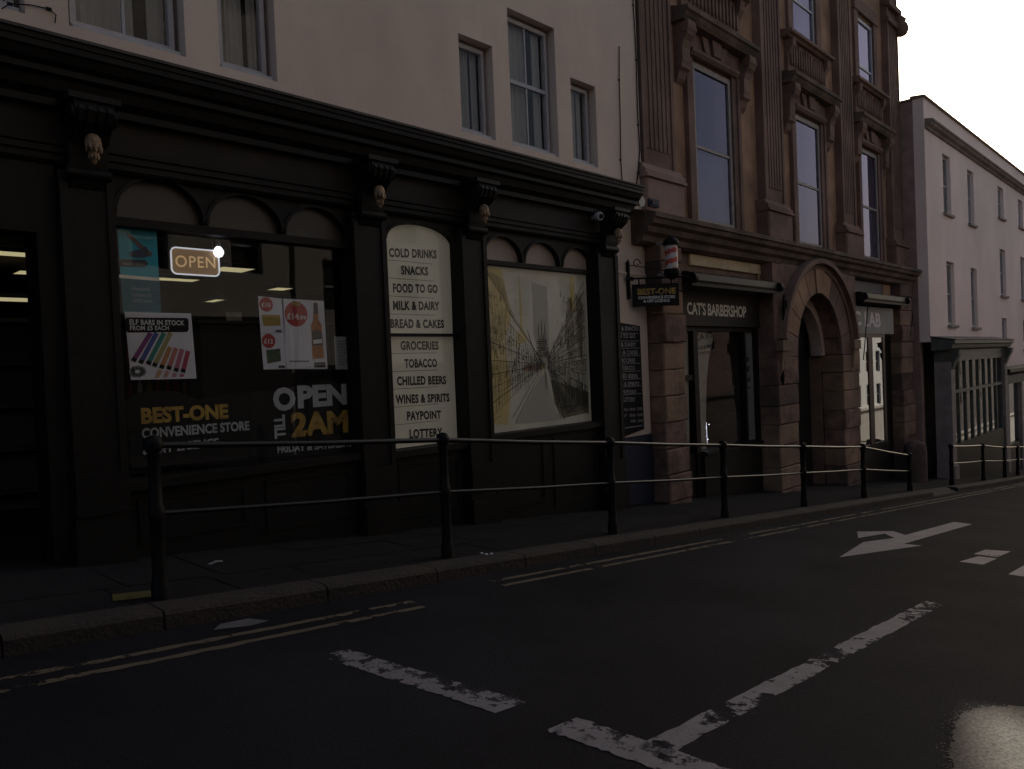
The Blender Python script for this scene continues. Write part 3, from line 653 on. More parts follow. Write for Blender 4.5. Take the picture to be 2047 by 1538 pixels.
m_ = MB(); m_.lathe([(.008, -.05), (.032, -.042), (.05, -.01), (.05, .015), (.034, .045), (.02, .06)], (q[0], 7.33, q[1]), 16); m_.build('bulb', LEDW, t)
m_ = MB(); m_.lathe([(.022, .055), (.024, .12), (.01, .13), (.006, .14)], (q[0], 7.33, q[1]), 12); m_.tube([(q[0], 7.33, q[1]+.13), (q[0], 7.33, 1.74)], .004, 5); m_.build('fitting', GREYPL, t)

# price list vinyl in the narrow window
t = thing('price_list_vinyl', 'tall white window vinyl listing goods in black capitals under an arched top', 'window vinyl', (5.9, 7.25, -.85))
YV = 7.2365
m_ = MB(); m_.prism([(5.30, .49), (6.45, .49)]+arc(5.935, 1.60, .53, .225, 0, 180, 18)+[(5.30, 1.6)], YV, YV+.004); m_.prism([(5.30, -.89), (6.45, -.89), (6.45, .45), (5.30, .45)], YV, YV+.004); m_.build('backing', VINYLW, t)
rows = [('COLD DRINKS', 778, 873, 505, 509), ('SNACKS', 802, 856, 540, 543), ('FOOD TO GO', 786, 875, 576, 578), ('MILK & DAIRY', 786, 879, 611, 612), ('BREAD & CAKES', 781, 888, 647, 648),
        ('GROCERIES', 801, 877, 691, 691), ('TOBACCO', 809, 874, 727, 726), ('CHILLED BEERS', 794, 892, 762, 760), ('WINES & SPIRITS', 791, 899, 799, 795), ('PAYPOINT', 814, 882, 832, 829), ('LOTTERY', 819, 885, 868, 864)]
for b, x0, x1, y0, y1 in rows: letters('list_row', [(b, x0, y0, x1, y1, 19)], YV-D, INKB, t, .045, 1.08)
for grp in ((521, 557, 593, 629), (708, 744, 779, 815, 850)):
    m_ = MB()
    for py in grp:
        a = F(776+(py-520)*.07, py-1, YV); m_.box(5.33, 6.16, YV-D, YV-.0005, a[1]-.003, a[1]+.003)
    m_.build('divider_lines', LINE, t)

# street illustration vinyl in the wide window
t = thing('street_picture', 'large window vinyl sketch of a steep gold and grey street', 'window vinyl', (8.2, 7.25, -.85))
X0, X1, Z0, Z1 = 6.93, 9.26, -.855, 1.415
def P(u, v): return X0+(X1-X0)*u, Z0+(Z1-Z0)*v
m_ = MB(); m_.box(X0, X1, YV, YV+.004, Z0, Z1); m_.build('backing', ILLB, t)
def shape(pts, m, k=1, name='colour_patch'):
    m_ = MB(); m_.prism([P(*p) for p in pts], YV-D*k, YV-D*(k-1)-.0004); return m_.build(name, m, t)
shape([(.03, .99), (.20, .99), (.26, .70), (.20, .55), (.24, .30), (.20, .04), (.06, .06), (.03, .5)], ILLY)
shape([(.30, .60), (.335, .60), (.35, .96), (.365, .62), (.40, .55), (.30, .52)], ILLY)
shape([(.83, .98), (.87, .98), (.87, .72), (.82, .78)], ILLY)
shape([(.36, .36), (.55, .37), (.55, .41), (.36, .40)], mat('illustration_amber', (.48, .31, .14), .6))
shape([(.46, .92), (.60, .90), (.60, .42), (.50, .40), (.46, .60)], REFLG)  # faint reflection on the glass, painted into the print as grey
shape([(.26, .04), (.52, .34), (.56, .34), (.62, .12), (.68, .03)], mat('illustration_road', (.50, .47, .41), .6))
shape([(.60, .30), (.98, .20), (.97, .06), (.70, .04), (.63, .14)], mat('illustration_shade', (.22, .19, .12), .6))
shape([(.76, .60), (.80, .84), (.84, .84), (.86, .45), (.78, .45)], mat('illustration_brown', (.38, .33, .23), .6))
shape([(.89, .86), (.945, .80), (.93, .44), (.87, .55)], mat('illustration_pale', (.42, .345, .27), .6))
rl = random.Random(3)
def strokes(segs, m, wd=.006, k=3):
    m_ = MB()
    for (u0, v0), (u1, v1) in segs:
        a = Vector(P(u0, v0)); b = Vector(P(u1, v1)); d = b-a
        if d.length < 1e-4: continue
        n_ = Vector((-d.y, d.x)).normalized()*wd*.5*rl.uniform(.6, 1.5); y = YV-D*k-rl.uniform(0, .0012)
        m_.quad((a.x-n_.x, y, a.y-n_.y), (b.x-n_.x*.6, y, b.y-n_.y*.6), (b.x+n_.x*.6, y, b.y+n_.y*.6), (a.x+n_.x, y, a.y+n_.y))
    return m_.build('ink_lines', m, t)
VPu, VPv = .535, .40
J = lambda s=.008: rl.uniform(-s, s)
seg = []; gold = []
for i in range(26):                                # left terrace running to the vanishing point
    f = i/26.0; u = .03+(VPu-.03)*(1-(1-f)**1.35); sc = (VPu-u)/(VPu-.03)
    top = VPv+(.50 if f < .38 else .22)*sc+.02; bot = VPv-.32*sc
    (gold if f < .4 else seg).append(((u, bot), (u+J(.004), top)))
    for lv in (.1, .24, .36, -.08, -.2):
        if rl.random() < .8: (gold if f < .4 and lv > .05 else seg).append(((u, VPv+lv*sc), (u+.022*sc+J(.003), VPv+lv*sc*.96)))
        if rl.random() < .6: (gold if f < .4 and lv > .05 else seg).append(((u+.01*sc, VPv+lv*sc), (u+.012*sc, VPv+(lv+.09)*sc)))
for lv in (.62, .58, .44, .30, .16, .04, -.06, -.15, -.24, -.33):
    seg.append(((.24 if lv > .2 else .03, VPv+lv*(.58 if lv > .2 else 1)+J()), (VPu-.02, VPv+lv*.05)))
for k in range(14):
    u = .04+.012*k; gold.append(((u, .985-.004*k), (u+.10, .985-.10-.018*k+J(.01)))); gold.append(((.06+.010*k, .5+.02*k), (.07+.010*k, .40+.02*k+J(.05))))
for i in range(30):                                # right terrace
    f = i/30.0; u = .97-(.97-VPu-.04)*(1-(1-f)**1.3); sc = (u-VPu)/(.97-VPu)
    seg.append(((u, VPv-.34*sc+J(.03)), (u+J(.004), VPv+.54*sc+J(.05))))
    for lv in (.48, .36, .25, .12, .02, -.08, -.16, -.24, -.31):
        if rl.random() < .75: seg.append(((u, VPv+lv*sc), (u-.03*sc, VPv+lv*sc*.95+J(.004))))
        if rl.random() < .5: seg.append(((u-.012*sc, VPv+lv*sc), (u-.010*sc, VPv+(lv-.07)*sc)))
for lv in (.56, .50, .40, .30, .18, .06, -.05, -.17, -.28, -.36):
    seg.append(((.97, VPv+lv+J()), (VPu+.04, VPv+lv*.06)))
for k in range(60):                                # dense hatching on the right terrace and the curved front wall
    u = rl.uniform(.66, .96); v = rl.uniform(.10, .85); L_ = rl.uniform(.03, .10)*(u-.5)*2
    seg.append(((u, v), (u+J(.006), v+L_))) if k % 3 else seg.append(((u, v), (u-.05, v-.02*(v-.4)*3+J(.004))))
for k in range(9):
    pts_ = [(.60+.006*k, .36), (.63+.008*k, .22), (.67+.012*k, .12), (.74+.012*k, .07+.006*k), (.97, .10+.02*k)]
    for a_, b_ in zip(pts_, pts_[1:]): seg.append((a_, b_))
for k in range(50):
    u = rl.uniform(.64, .95); seg.append(((u, rl.uniform(.10, .16)), (u+J(.006), rl.uniform(.18, .30))))
for k in range(40):
    u = rl.uniform(.05, .24); v = rl.uniform(.45, .85); gold.append(((u, v), (u+J(.004), v+.05))); gold.append(((u-.012, v+.02), (u+.012, v+.015)))
for k in range(34):
    u = rl.uniform(.26, .52); v = VPv+rl.uniform(-.28, .18)*(VPu-u)/.27; seg.append(((u, v), (u+J(.004), v+.04)))
for i in range(46):                                # far roofs, tower and shopfronts in the distance
    u = .36+.24*rl.random(); v = .36+.14*rl.random(); seg.append(((u, v), (u+J(.03), v+J(.05))))
for uu, hh in ((.50, .66), (.515, .58), (.53, .69), (.545, .60), (.56, .67), (.57, .56)):
    seg.append(((uu-.008, .45), (uu, hh))); seg.append(((uu+.008, .45), (uu, hh)))
for k in range(10): seg.append(((.49+J(.02), .45+.012*k), (.58+J(.02), .45+.012*k+J(.01))))
for k in range(7): seg.append(((.40+.012*k, .62-.03*k), (.42+.012*k, .56-.03*k)))
seg += [((.26, .05), (.52, .37)), ((.24, .08), (.51, .38)), ((.68, .04), (.58, .37)), ((.72, .03), (.585, .37)), ((.76, .05), (.60, .37)), ((.05, .07), (.14, .10)), ((.545, .36), (.55, .22)), ((.555, .36), (.56, .24)), ((.74, .4), (.735, .12))]
for k in range(150):                               # fine window and cornice marks filling both terraces
    if k % 2: u = rl.uniform(.60, .96); sc = (u-VPu)/(.97-VPu); v = VPv+rl.uniform(-.30, .50)*sc
    else: u = rl.uniform(.04, .50); sc = (VPu-u)/(VPu-.03); v = VPv+rl.uniform(-.28, .30)*sc
    seg.append(((u, v), (u+J(.004), v+rl.uniform(.02, .07)*sc))); seg.append(((u-.012*sc, v), (u+.014*sc, v+J(.006))))
strokes(seg, ILLL, .0085); strokes(gold, ILLL2, .008, 2)

# ------------------------------------------------------------------ small fixtures on the shop
q = F(1197, 433, 6.98); t = thing('security_camera', 'small round white security camera on the black fascia\'s right end', 'security camera', (q[0], 6.98, q[1]-.06))
m_ = MB(); m_.tube([(q[0], 7.10, q[1]), (q[0], 7.0, q[1])], .04, 14); m_.build('mount', PLASTW, t)
m_ = MB(); m_.tube([(q[0], 7.0, q[1]), (q[0]-.02, 6.95, q[1]-.005), (q[0]-.03, 6.92, q[1]-.01)], [.072, .075, .06], 18); m_.build('housing', PLASTW, t)
m_ = MB(); m_.tube([(q[0]-.03, 6.919, q[1]-.01), (q[0]-.04, 6.90, q[1]-.015)], .034, 14); m_.build('lens', VINYLB, t)
q = F(1283, 402, 7.0); t = thing('flood_lamp', 'small unlit white flood lamp tucked under the cornice\'s right end', 'lamp', (q[0], 7.05, q[1]-.1))
m_ = MB(); m_.tube([(q[0]-.02, 6.98, q[1]-.02), (q[0]-.02, 7.10, q[1])], [.085, .06], 16); m_.build('head', PLASTW, t)
m_ = MB(); m_.box(q[0]-.03, q[0]+.02, 7.10, 7.29, q[1]-.02, q[1]+.02); m_.build('arm', GREYPL, t)
q = F(1288, 410, 7.2); m_ = MB(); m_.box(q[0]+.06, q[0]+.34, 7.12, 7.298, q[1]-.02, q[1]+.11); m_.box(q[0]+.10, q[0]+.30, 7.10, 7.12, q[1]+.01, q[1]+.08); tag(recentre(m_.build('junction_box', BLUEP)), 'dark blue junction box where the render meets the stone building', 'junction box')
def cable(lab, pts, r=.012, Y=YW-.014, m=None):
    m_ = MB(); m_.tube([(F(a, b, Y)[0], Y, F(a, b, Y)[1]) for a, b in pts], r, 6)
    for a, b in pts[1:-1:2]:
        x_, z_ = F(a, b, Y); m_.box(x_-.02, x_+.02, Y-.005, Y+.013, z_-.012, z_+.012)
    return tag(recentre(m_.build('wall_cable', m or BLACKM)), lab, 'cable', 'cables on the pink render')
cable('shorter black cable running down the pink render to the cornice', [(1238, 93), (1238, 160), (1240, 240), (1241, 320), (1244, 365)], .009)
cable('longer wavy black cable down the pink render beside the stone building', [(1264, -60), (1266, 10), (1269, 60), (1272, 120), (1274, 200), (1276, 250), (1279, 300), (1276, 345), (1272, 375)], .010)
cable('thin cable looped on the wall above the cornice at far left', [(3, 18), (20, 8), (60, 10), (98, 18), (112, 30), (110, 46)], .005)

# goods board on the render
t = thing('goods_board', 'narrow black board listing goods and opening hours in white on the render', 'sign', (10.2, YW-.02, -1.2))
YB = YW-.022
flat('board', [(1210, 640), (1279, 652), (1288, 858), (1216, 886)], YB, VINYLB, t, .018)
brow = [('DRINKS & SNACKS', 1214, 1276, 657), ('FOOD TO GO', 1221, 1270, 672), ('MILK & DAIRY', 1221, 1272, 689), ('BREAD & CAKES', 1219, 1275, 705), ('GROCERIES', 1238, 1270, 721), ('TOBACCO', 1242, 1269, 736), ('CHILLED BEERS', 1224, 1275, 752), ('WINES & SPIRITS', 1222, 1278, 768), ('PAYPOINT', 1244, 1272, 784), ('LOTTERY', 1247, 1270, 799)]
for row in ([(b, x0, y_, x1, y_, 9.5) for b, x0, x1, y_ in brow]+[('SUN - THU', 1228, 820, 1256, 819, 6), ('09:00 - 23:00', 1259, 819, 1284, 817, 6), ('FRI & SAT', 1228, 833, 1253, 831, 6), ('09:00 - 02:00', 1259, 831, 1285, 829, 6), ('10:00 - 23:00', 1261, 842, 1285, 841, 6)]): letters('list_row', [row], YB-D, GREYPL, t, .02, 1.0)
m_ = MB()
for k, py in enumerate((666, 682, 697, 713, 729, 745, 761, 776, 792)):
    a = F(1216+k, py, YB); b = F(1280+k*.8, py, YB); m_.box(a[0], b[0]-.05, YB-D, YB-.0005, a[1]-.004, a[1]+.004)
a = F(1249, 856, YB); b = F(1285, 850, YB); m_.box(a[0], b[0], YB-D, YB-.0005, a[1]-.008, a[1]+.008)
m_.build('divider_lines', GREYPL, t)

# hanging sign, board turned to face up the street
YH = 7.0
q = F(1255, 565, 7.28); t = thing('hanging_sign', 'black hanging shop sign with gold name swinging from an iron bracket', 'sign', (q[0], 7.28, F(1257, 600, 7.28)[1]))
d_ = Vector((.74, -.672, 0))                        # direction the arm points
base = Vector((q[0], 7.26, 0))
def onarm(s, z): p_ = base+d_*s; return (p_.x, p_.y, z)
zt = F(1253, 523, 7.26)[1]; zb = F(1257, 598, 7.26)[1]; za_ = F(1253, 557, 7.26)[1]
m_ = MB(); m_.box(q[0]-.022, q[0]+.022, 7.245, 7.289, zb, zt); m_.box(q[0]-.09, q[0]+.11, 7.235, 7.25, za_-.035, za_+.035); m_.tube([(q[0], 7.26, zt), (q[0], 7.26, zt+.05)], [.02, .004], 6)
m_.tube([onarm(0, za_-.005), onarm(1.02, za_+.0)], .016, 6)
sp = [onarm(.04+.10+.07*math.cos(a_*.5)*(1-a_/16), za_+.24+.10*math.sin(a_*.5)*(1-a_/16)) for a_ in range(14)]; m_.tube(sp, .009, 5)
m_.tube([onarm(.02, zt-.06), onarm(.5, za_+.14), onarm(.98, za_+.03)], .007, 5)
m_.build('bracket', BLACKM, t)
zlt = F(1262, 568, 7.2)[1]-.005; sh = .36
m_ = MB(); n_ = Vector((-d_.y, d_.x, 0)) ; n_ = n_ if n_.y < 0 else -n_
def brd(s, z, o): p_ = base+d_*s+n_*o; return (p_.x, p_.y, z)
S0, S1 = .05, .84
zT = zlt; zB = zT-.375
vs = [brd(S0, zB, -.02), brd(S1, zB, -.02), brd(S1, zT, -.02), brd(S0, zT, -.02), brd(S0, zB, .02), brd(S1, zB, .02), brd(S1, zT, .02), brd(S0, zT, .02)]
m_.add(vs, [(0,1,2,3), (7,6,5,4), (0,4,5,1), (1,5,6,2), (2,6,7,3), (3,7,4,0)]); m_.build('board', VINYLB, t)
m_ = MB(); 
for s_ in (.17, .72): m_.tube([brd(s_, zT, 0), brd(s_, za_-.01, 0)], .014, 6)
m_.build('hanger', BLACKM, t)
def bt(mb, body, s0, s1, v0, v1, bold): put_text_fn(mb, body, lambda u, v: brd(S0+(S1-S0)*(s0+(s1-s0)*u), zB+(zT-zB)*(v0+(v1-v0)*v), .0235), bold, 1.0)
m_ = MB(); bt(m_, 'BEST-ONE', .11, .93, .52, .80, .04); m_.build('shop_name', TXTY, t)
m_ = MB(); bt(m_, 'CONVENIENCE STORE', .12, .91, .33, .46, .03); bt(m_, '& OFF LICENCE', .23, .79, .17, .30, .03); m_.build('shop_line', TXTW, t)

# ------------------------------------------------------------------ stone building
st = thing('stone_building', 'dark red sandstone building with pilasters, hooded tall windows and arched doorway', 'building', (18, 7.3, gp(18)))
SX0, SX1 = 11.0, 25.2; YS = 7.45
WINX = [(13.02, 14.58), (17.70, 19.20), (22.04, 23.42)]
ops = [(a, b, 2.62, 5.82) for a, b in WINX]+[(a+.05, b-.05, 7.62, 9.5) for a, b in WINX]
mb = MB(); wall_grid(mb, SX0+.002, SX1, 2.50, 12.9, ops, YS, YS+.35); mb.build('wall', OCHRE, st)
mb = MB(); mb.box(SX0+.002, SX1, YS+.35, 16, 12.6, 12.9); mb.box(SX0+.002, SX0+.3, YS+.36, 16, 2, 12.6); mb.box(SX1-.3, SX1, YS+.36, 16, -6, 12.6); mb.box(SX0+.3, SX1-.3, 15.7, 16, -6, 12.6); mb.build('back_wall', BRICK, st)
PX = [(11.05, 12.08), (15.72, 16.72), (20.24, 21.16), (24.22, 25.19)]
for k, (a, b) in enumerate(PX):
    mb = MB(); yf = 7.26
    mb.box(a, b, yf+.03, YS-.001, 3.45, 12.0)
    nfl = 6; w_ = (b-a)
    for i in range(nfl):                            # fluting ribs on the shaft
        u0 = a+.10+(w_-.2)*i/nfl; mb.box(u0, u0+(w_-.2)/nfl*.6, yf+.012, yf+.03, 3.75, 9.8)
    mb.box(a, a+.09, yf, yf+.03, 3.46, 11.9); mb.box(b-.09, b, yf, yf+.03, 3.46, 11.9)
    p = mb.build('pilaster', REDST, st)
    m_ = MB(); m_.bbox(a-.10, b+.10, yf-.10, YS-.002, 2.50, 3.20, .03); m_.prof([(YS-.003, 3.45), (yf-.02, 3.45), (yf-.04, 3.38), (yf-.10, 3.33), (yf-.10, 3.26), (yf-.14, 3.25), (yf-.14, 3.20), (YS-.003, 3.20)], a-.13, b+.13); m_.build('pedestal', REDST2 if k else PEDST, p)
    m_ = MB(); m_.box(a-.06, b+.06, yf-.06, yf+.03, 9.85, 10.0); m_.box(a-.1, b+.1, yf-.1, yf+.03, 10.3, 10.45); m_.build('capital', REDST, p)
mb = MB()
mb.prof([(YS-.004, 2.62), (7.2, 2.60), (6.80, 2.50), (6.80, 2.42), (6.84, 2.41), (6.86, 2.33), (6.95, 2.29), (6.97, 2.20), (7.06, 2.15), (7.08, 2.06), (7.18, 2.02), (7.44, 2.02)], 10.62, SX1+.12)
mb.build('cornice', CORNST, st)
rv = random.Random(11)
for k, (a, b) in enumerate(WINX):
    # tall sash
    sash(st, a+.02, b-.02, 2.66, 5.78, YS-.03, 4.17, 0, fm=mat('sash_paint_%d' % k, (.34, .29, .26), .6, (.26, .21, .19), 5), gm=GLU, curtain=False, fw=.09, sill=False)
    c_ = MB(); c_.box(a+.1, b-.1, YS+.12, YS+.14, 2.75, 4.15); c_.build('roller_blind', GREYB, st) if k != 1 else None
    mb = MB()                                       # red stone architrave round the opening
    mb.box(a-.28, a+.0, 7.385, YS-.002, 2.62, 5.83); mb.box(b-.0, b+.28, 7.385, YS-.002, 2.62, 5.83)
    mb.box(a-.28, a-.17, 7.35, 7.385, 2.63, 5.82); mb.box(b+.17, b+.28, 7.35, 7.385, 2.63, 5.82)
    mb.box(a-.30, b+.30, 7.37, YS-.003, 5.832, 6.30); mb.prof([(7.37, 5.98), (7.28, 5.96), (7.28, 5.90), (7.33, 5.84), (7.37, 5.84)], a-.16, b+.16)
    cx = (a+b)/2; mb.prism([(cx-.13, 5.99), (cx+.13, 5.99), (cx+.19, 6.29), (cx-.19, 6.29)], 7.27, 7.35)
    mb.prism([(cx-.40, 5.99), (cx-.20, 5.99), (cx-.28, 6.28), (cx-.52, 6.28)], 7.31, 7.35); mb.prism([(cx+.20, 5.99), (cx+.40, 5.99), (cx+.52, 6.28), (cx+.28, 6.28)], 7.31, 7.35)
    mb.build('architrave', REDST, st)
    hd = MB(); hd.prof([(YS-.004, 6.62), (7.18, 6.55), (7.06, 6.53), (7.06, 6.45), (7.10, 6.43), (7.13, 6.37), (7.18, 6.31), (YS-.004, 6.31)], a-.66, b+.66); h_ = hd.build('window_hood', CORNST, st)
    for s_, xc in ((-1, a-.44), (1, b+.44)):         # scrolled consoles carrying the hood
        m_ = MB(); m_.prof([(YS-.005, 6.308), (7.13, 6.308), (7.11, 6.20), (7.15, 6.05), (7.22, 5.97), (7.26, 5.85), (7.26, 5.60), (7.29, 5.48), (7.34, 5.42), (7.38, 5.30), (YS-.005, 5.22)], xc-.14, xc+.14)
        m_.tube([(xc-.16, 7.19, 6.17), (xc+.16, 7.19, 6.17)], .08, 12); m_.tube([(xc-.155, 7.32, 5.50), (xc+.155, 7.32, 5.50)], .05, 10)
        m_.build('console', REDST2, h_)
    # carved apron under the upper window
    mb = MB(); mb.box(a-.38, b+.38, 7.36, YS-.004, 6.63, 7.42)
    for i in range(15):
        u = a-.30+(b-a+.6)*i/15+.02; hgt = .42+.16*abs(math.sin(i*.7)); mb.prism(arc(u+.04, 6.82+hgt*.5, .038, hgt*.5, 0, 345, 12), 7.315, 7.362)
    mb.prof([(YS-.005, 7.60), (7.30, 7.58), (7.17, 7.55), (7.17, 7.48), (7.24, 7.46), (7.28, 7.42), (YS-.005, 7.42)], a-.55, b+.55)
    for i in range(2):
        xc = (a-.28, b+.28)[i]; mb.prof([(7.36, 7.42), (7.22, 7.42), (7.24, 7.25), (7.32, 7.12), (7.36, 7.05)], xc-.09, xc+.09)
    mb.build('carved_apron', REDST2, st)
    zm = 8.55 if k < 2 else 8.1
    sash(st, a+.08, b-.08, 7.66, 9.44, YS-.02, zm, 0, fm=WHITEW, gm=GLU, curtain=True, fw=.075, sill=False)
    mb = MB(); mb.box(a-.22, a+.06, 7.38, YS-.002, 7.605, 9.55); mb.box(b-.06, b+.22, 7.38, YS-.002, 7.605, 9.55); mb.box(a-.25, b+.25, 7.35, YS-.004, 9.551, 9.9); mb.build('architrave', REDST, st)
# top cornice (out of the frame, but it throws the shade) and the carved end boss
mb = MB(); mb.prof([(YS, 11.8), (6.7, 12.3), (6.6, 12.5), (6.6, 12.7), (YS, 13.0)], SX0, SX1+.35); mb.build('top_cornice', REDST2, st)
mb = MB(); q = F(1800, 52, 7.1); mb.lathe([(.02, -.22), (.16, -.16), (.22, -.02), (.2, .12), (.13, .22), (.16, .30), (.05, .42)], (SX1+.02, 7.18, q[1]), 12); mb.lathe([(.10, -.5), (.13, -.3), (.10, 0)], (SX1+.0, 7.3, q[1]+.5), 10); mb.build('carved_boss', REDST2, st)
# ground floor wall behind the piers
mb = MB(); mb.box(11.02, 12.0, 7.46, 7.80, -6, 2.019); mb.box(15.2, 16.30, 7.46, 8.9, -6, 2.019); mb.box(18.92, 21.4, 7.46, 8.9, -6, 2.019); mb.box(24.0, 25.18, 7.46, 7.80, -6, 2.019)
mb.box(12.0, 15.2, 7.30, 7.6, 1.22, 2.019); mb.box(21.4, 24.0, 7.30, 7.6, 1.38, 2.019)
mb.build('ground_floor_wall', REDST2, st)
# rusticated piers
def pier(x0, x1, zb, zt, yf, yb, seed, m2=True):
    r = random.Random(seed); mb = MB(); z = zb; hi_ = zt
    while z < hi_-.02:
        h = min(r.uniform(.40, .50), hi_-z)
        if hi_-(z+h) < .2: h = hi_-z
        mb.cur = r.choice((0, 0, 1, 1, 2)) if m2 else 0
        o = r.uniform(-.03, .03); mb.bbox(x0+r.uniform(-.025, .025), x1+r.uniform(-.025, .025), yf+o, yb, z+.006, z+h-.006, .022); z += h
    return mb.build('pier', [ROUGHST, ROUGHST2, ROUGHST3], st)
pier(10.66+.36, 11.72, gp(11)-.4, 2.019, 6.98, 7.455, 1); pier(15.30, 16.28, gp(16)-.4, .02, 6.94, 7.455, 2); pier(18.96, 20.05, gp(19)-.4, .02, 6.94, 7.455, 3); pier(23.72, 24.75, gp(24)-.4, 2.019, 6.98, 7.455, 4)
# arch: rusticated reveals and vault, voussoirs, hood
AC, AZ = 17.62, .02
mb = MB(); r = random.Random(5); z = gp(18)-.5
while z < AZ-.05:
    h = min(.45, AZ-z); mb.cur = 1 if r.random() < .25 else 0
    mb.box(18.94, 19.1, 7.46, 7.72, z+.008, z+h-.008); mb.cur = 0; mb.box(16.12, 16.29, 7.46, 7.72, z+.008, z+h-.008); z += h
for i in range(11):                                 # vault in stone courses
    a0 = 180*i/11+.5; a1 = 180*(i+1)/11-.5; cv = arc(AC, AZ, 1.32, 1.47, a0, a1, 3); c2 = arc(AC, AZ, 1.5, 1.65, a0, a1, 3)
    mb.prism(cv+c2[::-1], 7.0, 7.72)
mb.build('arch_vault', [ROUGHST, ROUGHST2], st)
for i in range(11):
    a0 = 180*i/11+.4; a1 = 180*(i+1)/11-.4; cv = arc(AC, AZ, 1.30, 1.45, a0, a1, 4); c2 = arc(AC, AZ, 1.88, 2.0, a0, a1, 4)
    m_ = MB(); m_.prism(cv+c2[::-1], 6.93-(.03 if i == 5 else 0), 6.999); m_.build('voussoir', OCHRE if 4 <= i <= 9 else REDST, st)
mb = MB()
# spandrel wall above the arch
cv = arc(AC, AZ, 1.88, 2.0, 0, 180, 20)
for i in range(20):
    (xa, za), (xb, zb) = cv[i], cv[i+1]; mb.quad((xa, 6.99, za), (xb, 6.99, zb), (xb, 6.99, 2.04), (xa, 6.99, 2.04)); 
mb.box(15.3, AC-1.88, 6.99, 7.45, AZ, 2.018); mb.box(AC+1.88, 20.1, 6.99, 7.45, AZ, 2.018); mb.build('arch_spandrel', REDST2, st)
mb = MB()
for i in range(24):
    a0 = 10+160*i/24; a1 = 10+160*(i+1)/24
    A = arc(AC-.05, AZ, 1.98, 2.00, a0, a1, 1); B = arc(AC-.05, AZ, 2.10, 2.12, a0, a1, 1); D_ = arc(AC-.05, AZ, 2.20, 2.23, a0, a1, 1)
    mb.prism([A[0], A[1], B[1], B[0]], 6.90, 6.989); mb.prism([B[0], B[1], D_[1], D_[0]], 6.78, 6.989)
mb.build('arch_hood', REDST2, st)
for xa in (AC-2.12, AC+2.0):
    mb = MB(); mb.box(xa-.22, xa+.22, 6.80, 6.985, .15, .38); mb.prof([(6.985, .15), (6.83, .15), (6.86, -.25), (6.92, -.42), (6.985, -.45)], xa-.17, xa+.17); mb.build('hood_bracket', ROUGHST2, st)
# inner door
mb = MB()
for i in range(10):
    A = arc(AC, AZ, 1.14, 1.24, 18*i, 18*i+18, 2); B = arc(AC, AZ, 1.31, 1.46, 18*i, 18*i+18, 2); mb.prism(A+B[::-1], 7.36, 7.64)
mb.build('inner_arch', PINKST, st)
DOORM = mat('dark_green_door', (.010, .014, .012), .4, (.016, .019, .017), 3)
mb = MB(); mb.prism([(16.31, gp(17.6)-.5), (18.93, gp(17.6)-.5), (18.93, AZ)]+arc(AC, AZ, 1.30, 1.44, 0, 180, 16)[1:], 7.76, 7.83)
for u in (16.5, 17.70):
    for z_ in (gp(17.6)+.2, gp(17.6)+1.6): mb.box(u, u+1.05, 7.74, 7.76, z_, z_+1.15)
o = mb.build('door', DOORM, st); m_ = MB(); m_.lathe([(.0, -.03), (.035, -.02), (.035, .02), (.0, .03)], (17.62, 7.72, gp(17.6)+1.15), 10); m_.build('handle', mat('brass_handle', (.35, .25, .1), .35, metal=1), o)
# stucco panel over the barber's
def shopfront(x0, x1, zh, panes, fm, label=None): pass
mb = MB(); q0 = F(1376, 504, 7.28); q1 = F(1531, 545, 7.28); mb.bbox(q0[0], q1[0], 7.245, 7.299, 1.80, 2.01, .012); mb.build('stucco_panel', STUCCO, st)
# barber shopfront
mb = MB(); 
for a, b in ((11.98, 12.10), (12.62, 12.78), (14.66, 14.74), (15.16, 15.3)): mb.box(a, b, 7.36, 7.50, -4, .58)
mb.box(12.10, 12.62, 7.38, 7.48, -.35, -.25); mb.box(12.0, 15.3, 7.36, 7.50, .581, .66); mb.build('shop_frame', BLACKW, st)
mb = MB(); mb.box(12.10, 12.62, 7.40, 7.5, -4, -1.75); mb.box(12.78, 15.16, 7.30, 7.5, -4, -1.80); mb.prof([(7.24, -1.80), (7.24, -1.74), (7.5, -1.70), (7.5, -1.80)], 12.78, 15.16); mb.build('stall_riser', BLACKW, st)
g = MB(); g.quad((12.1, 7.44, -1.75), (12.62, 7.44, -1.75), (12.62, 7.44, .58), (12.1, 7.44, .58)); g.quad((12.78, 7.44, -1.74), (14.66, 7.44, -1.74), (14.66, 7.44, .58), (12.78, 7.44, .58)); g.build('shop_pane', GLS, st)
mb = MB(); mb.box(14.74, 15.16, 7.43, 7.46, -1.74, .58); mb.build('window_blind', GREYB, st)
m_ = MB()
for k, (z_, h_) in enumerate(((-.05, .10), (-.26, .12), (-.48, .10), (-.62, .04))): m_.box(14.88+.01*k, 14.98+.01*k, 7.426, 7.43, z_, z_+h_)
m_.build('blind_lettering', INKB, st)
mb = MB(); mb.box(11.9, 15.4, 10.4, 10.5, -4, 1.2); mb.box(11.9, 12.0, 7.6, 10.4, -4, 1.2); mb.box(15.3, 15.4, 8.95, 10.4, -4, 1.2); mb.box(11.9, 15.4, 7.61, 10.4, 1.0, 1.1); mb.build('barber_room', GREYIN, st)
t = thing('window_screen', 'beige curved screen with the barber\'s name behind the left of the barber window', 'screen', (13.1, 7.5, -1.74))
m_ = MB(); zz = -1.74
m_.prism([(12.80, -1.72), (13.12, -1.72), (13.16, -1.0), (13.24, -.35), (13.34, .02), (13.60, .57), (12.80, .57)], 7.455, 7.463); m_.prism([(12.11, -1.72), (12.5, -1.72), (12.6, .57), (12.11, .57)], 7.455, 7.463); m_.build('panel', BEIGE, t)
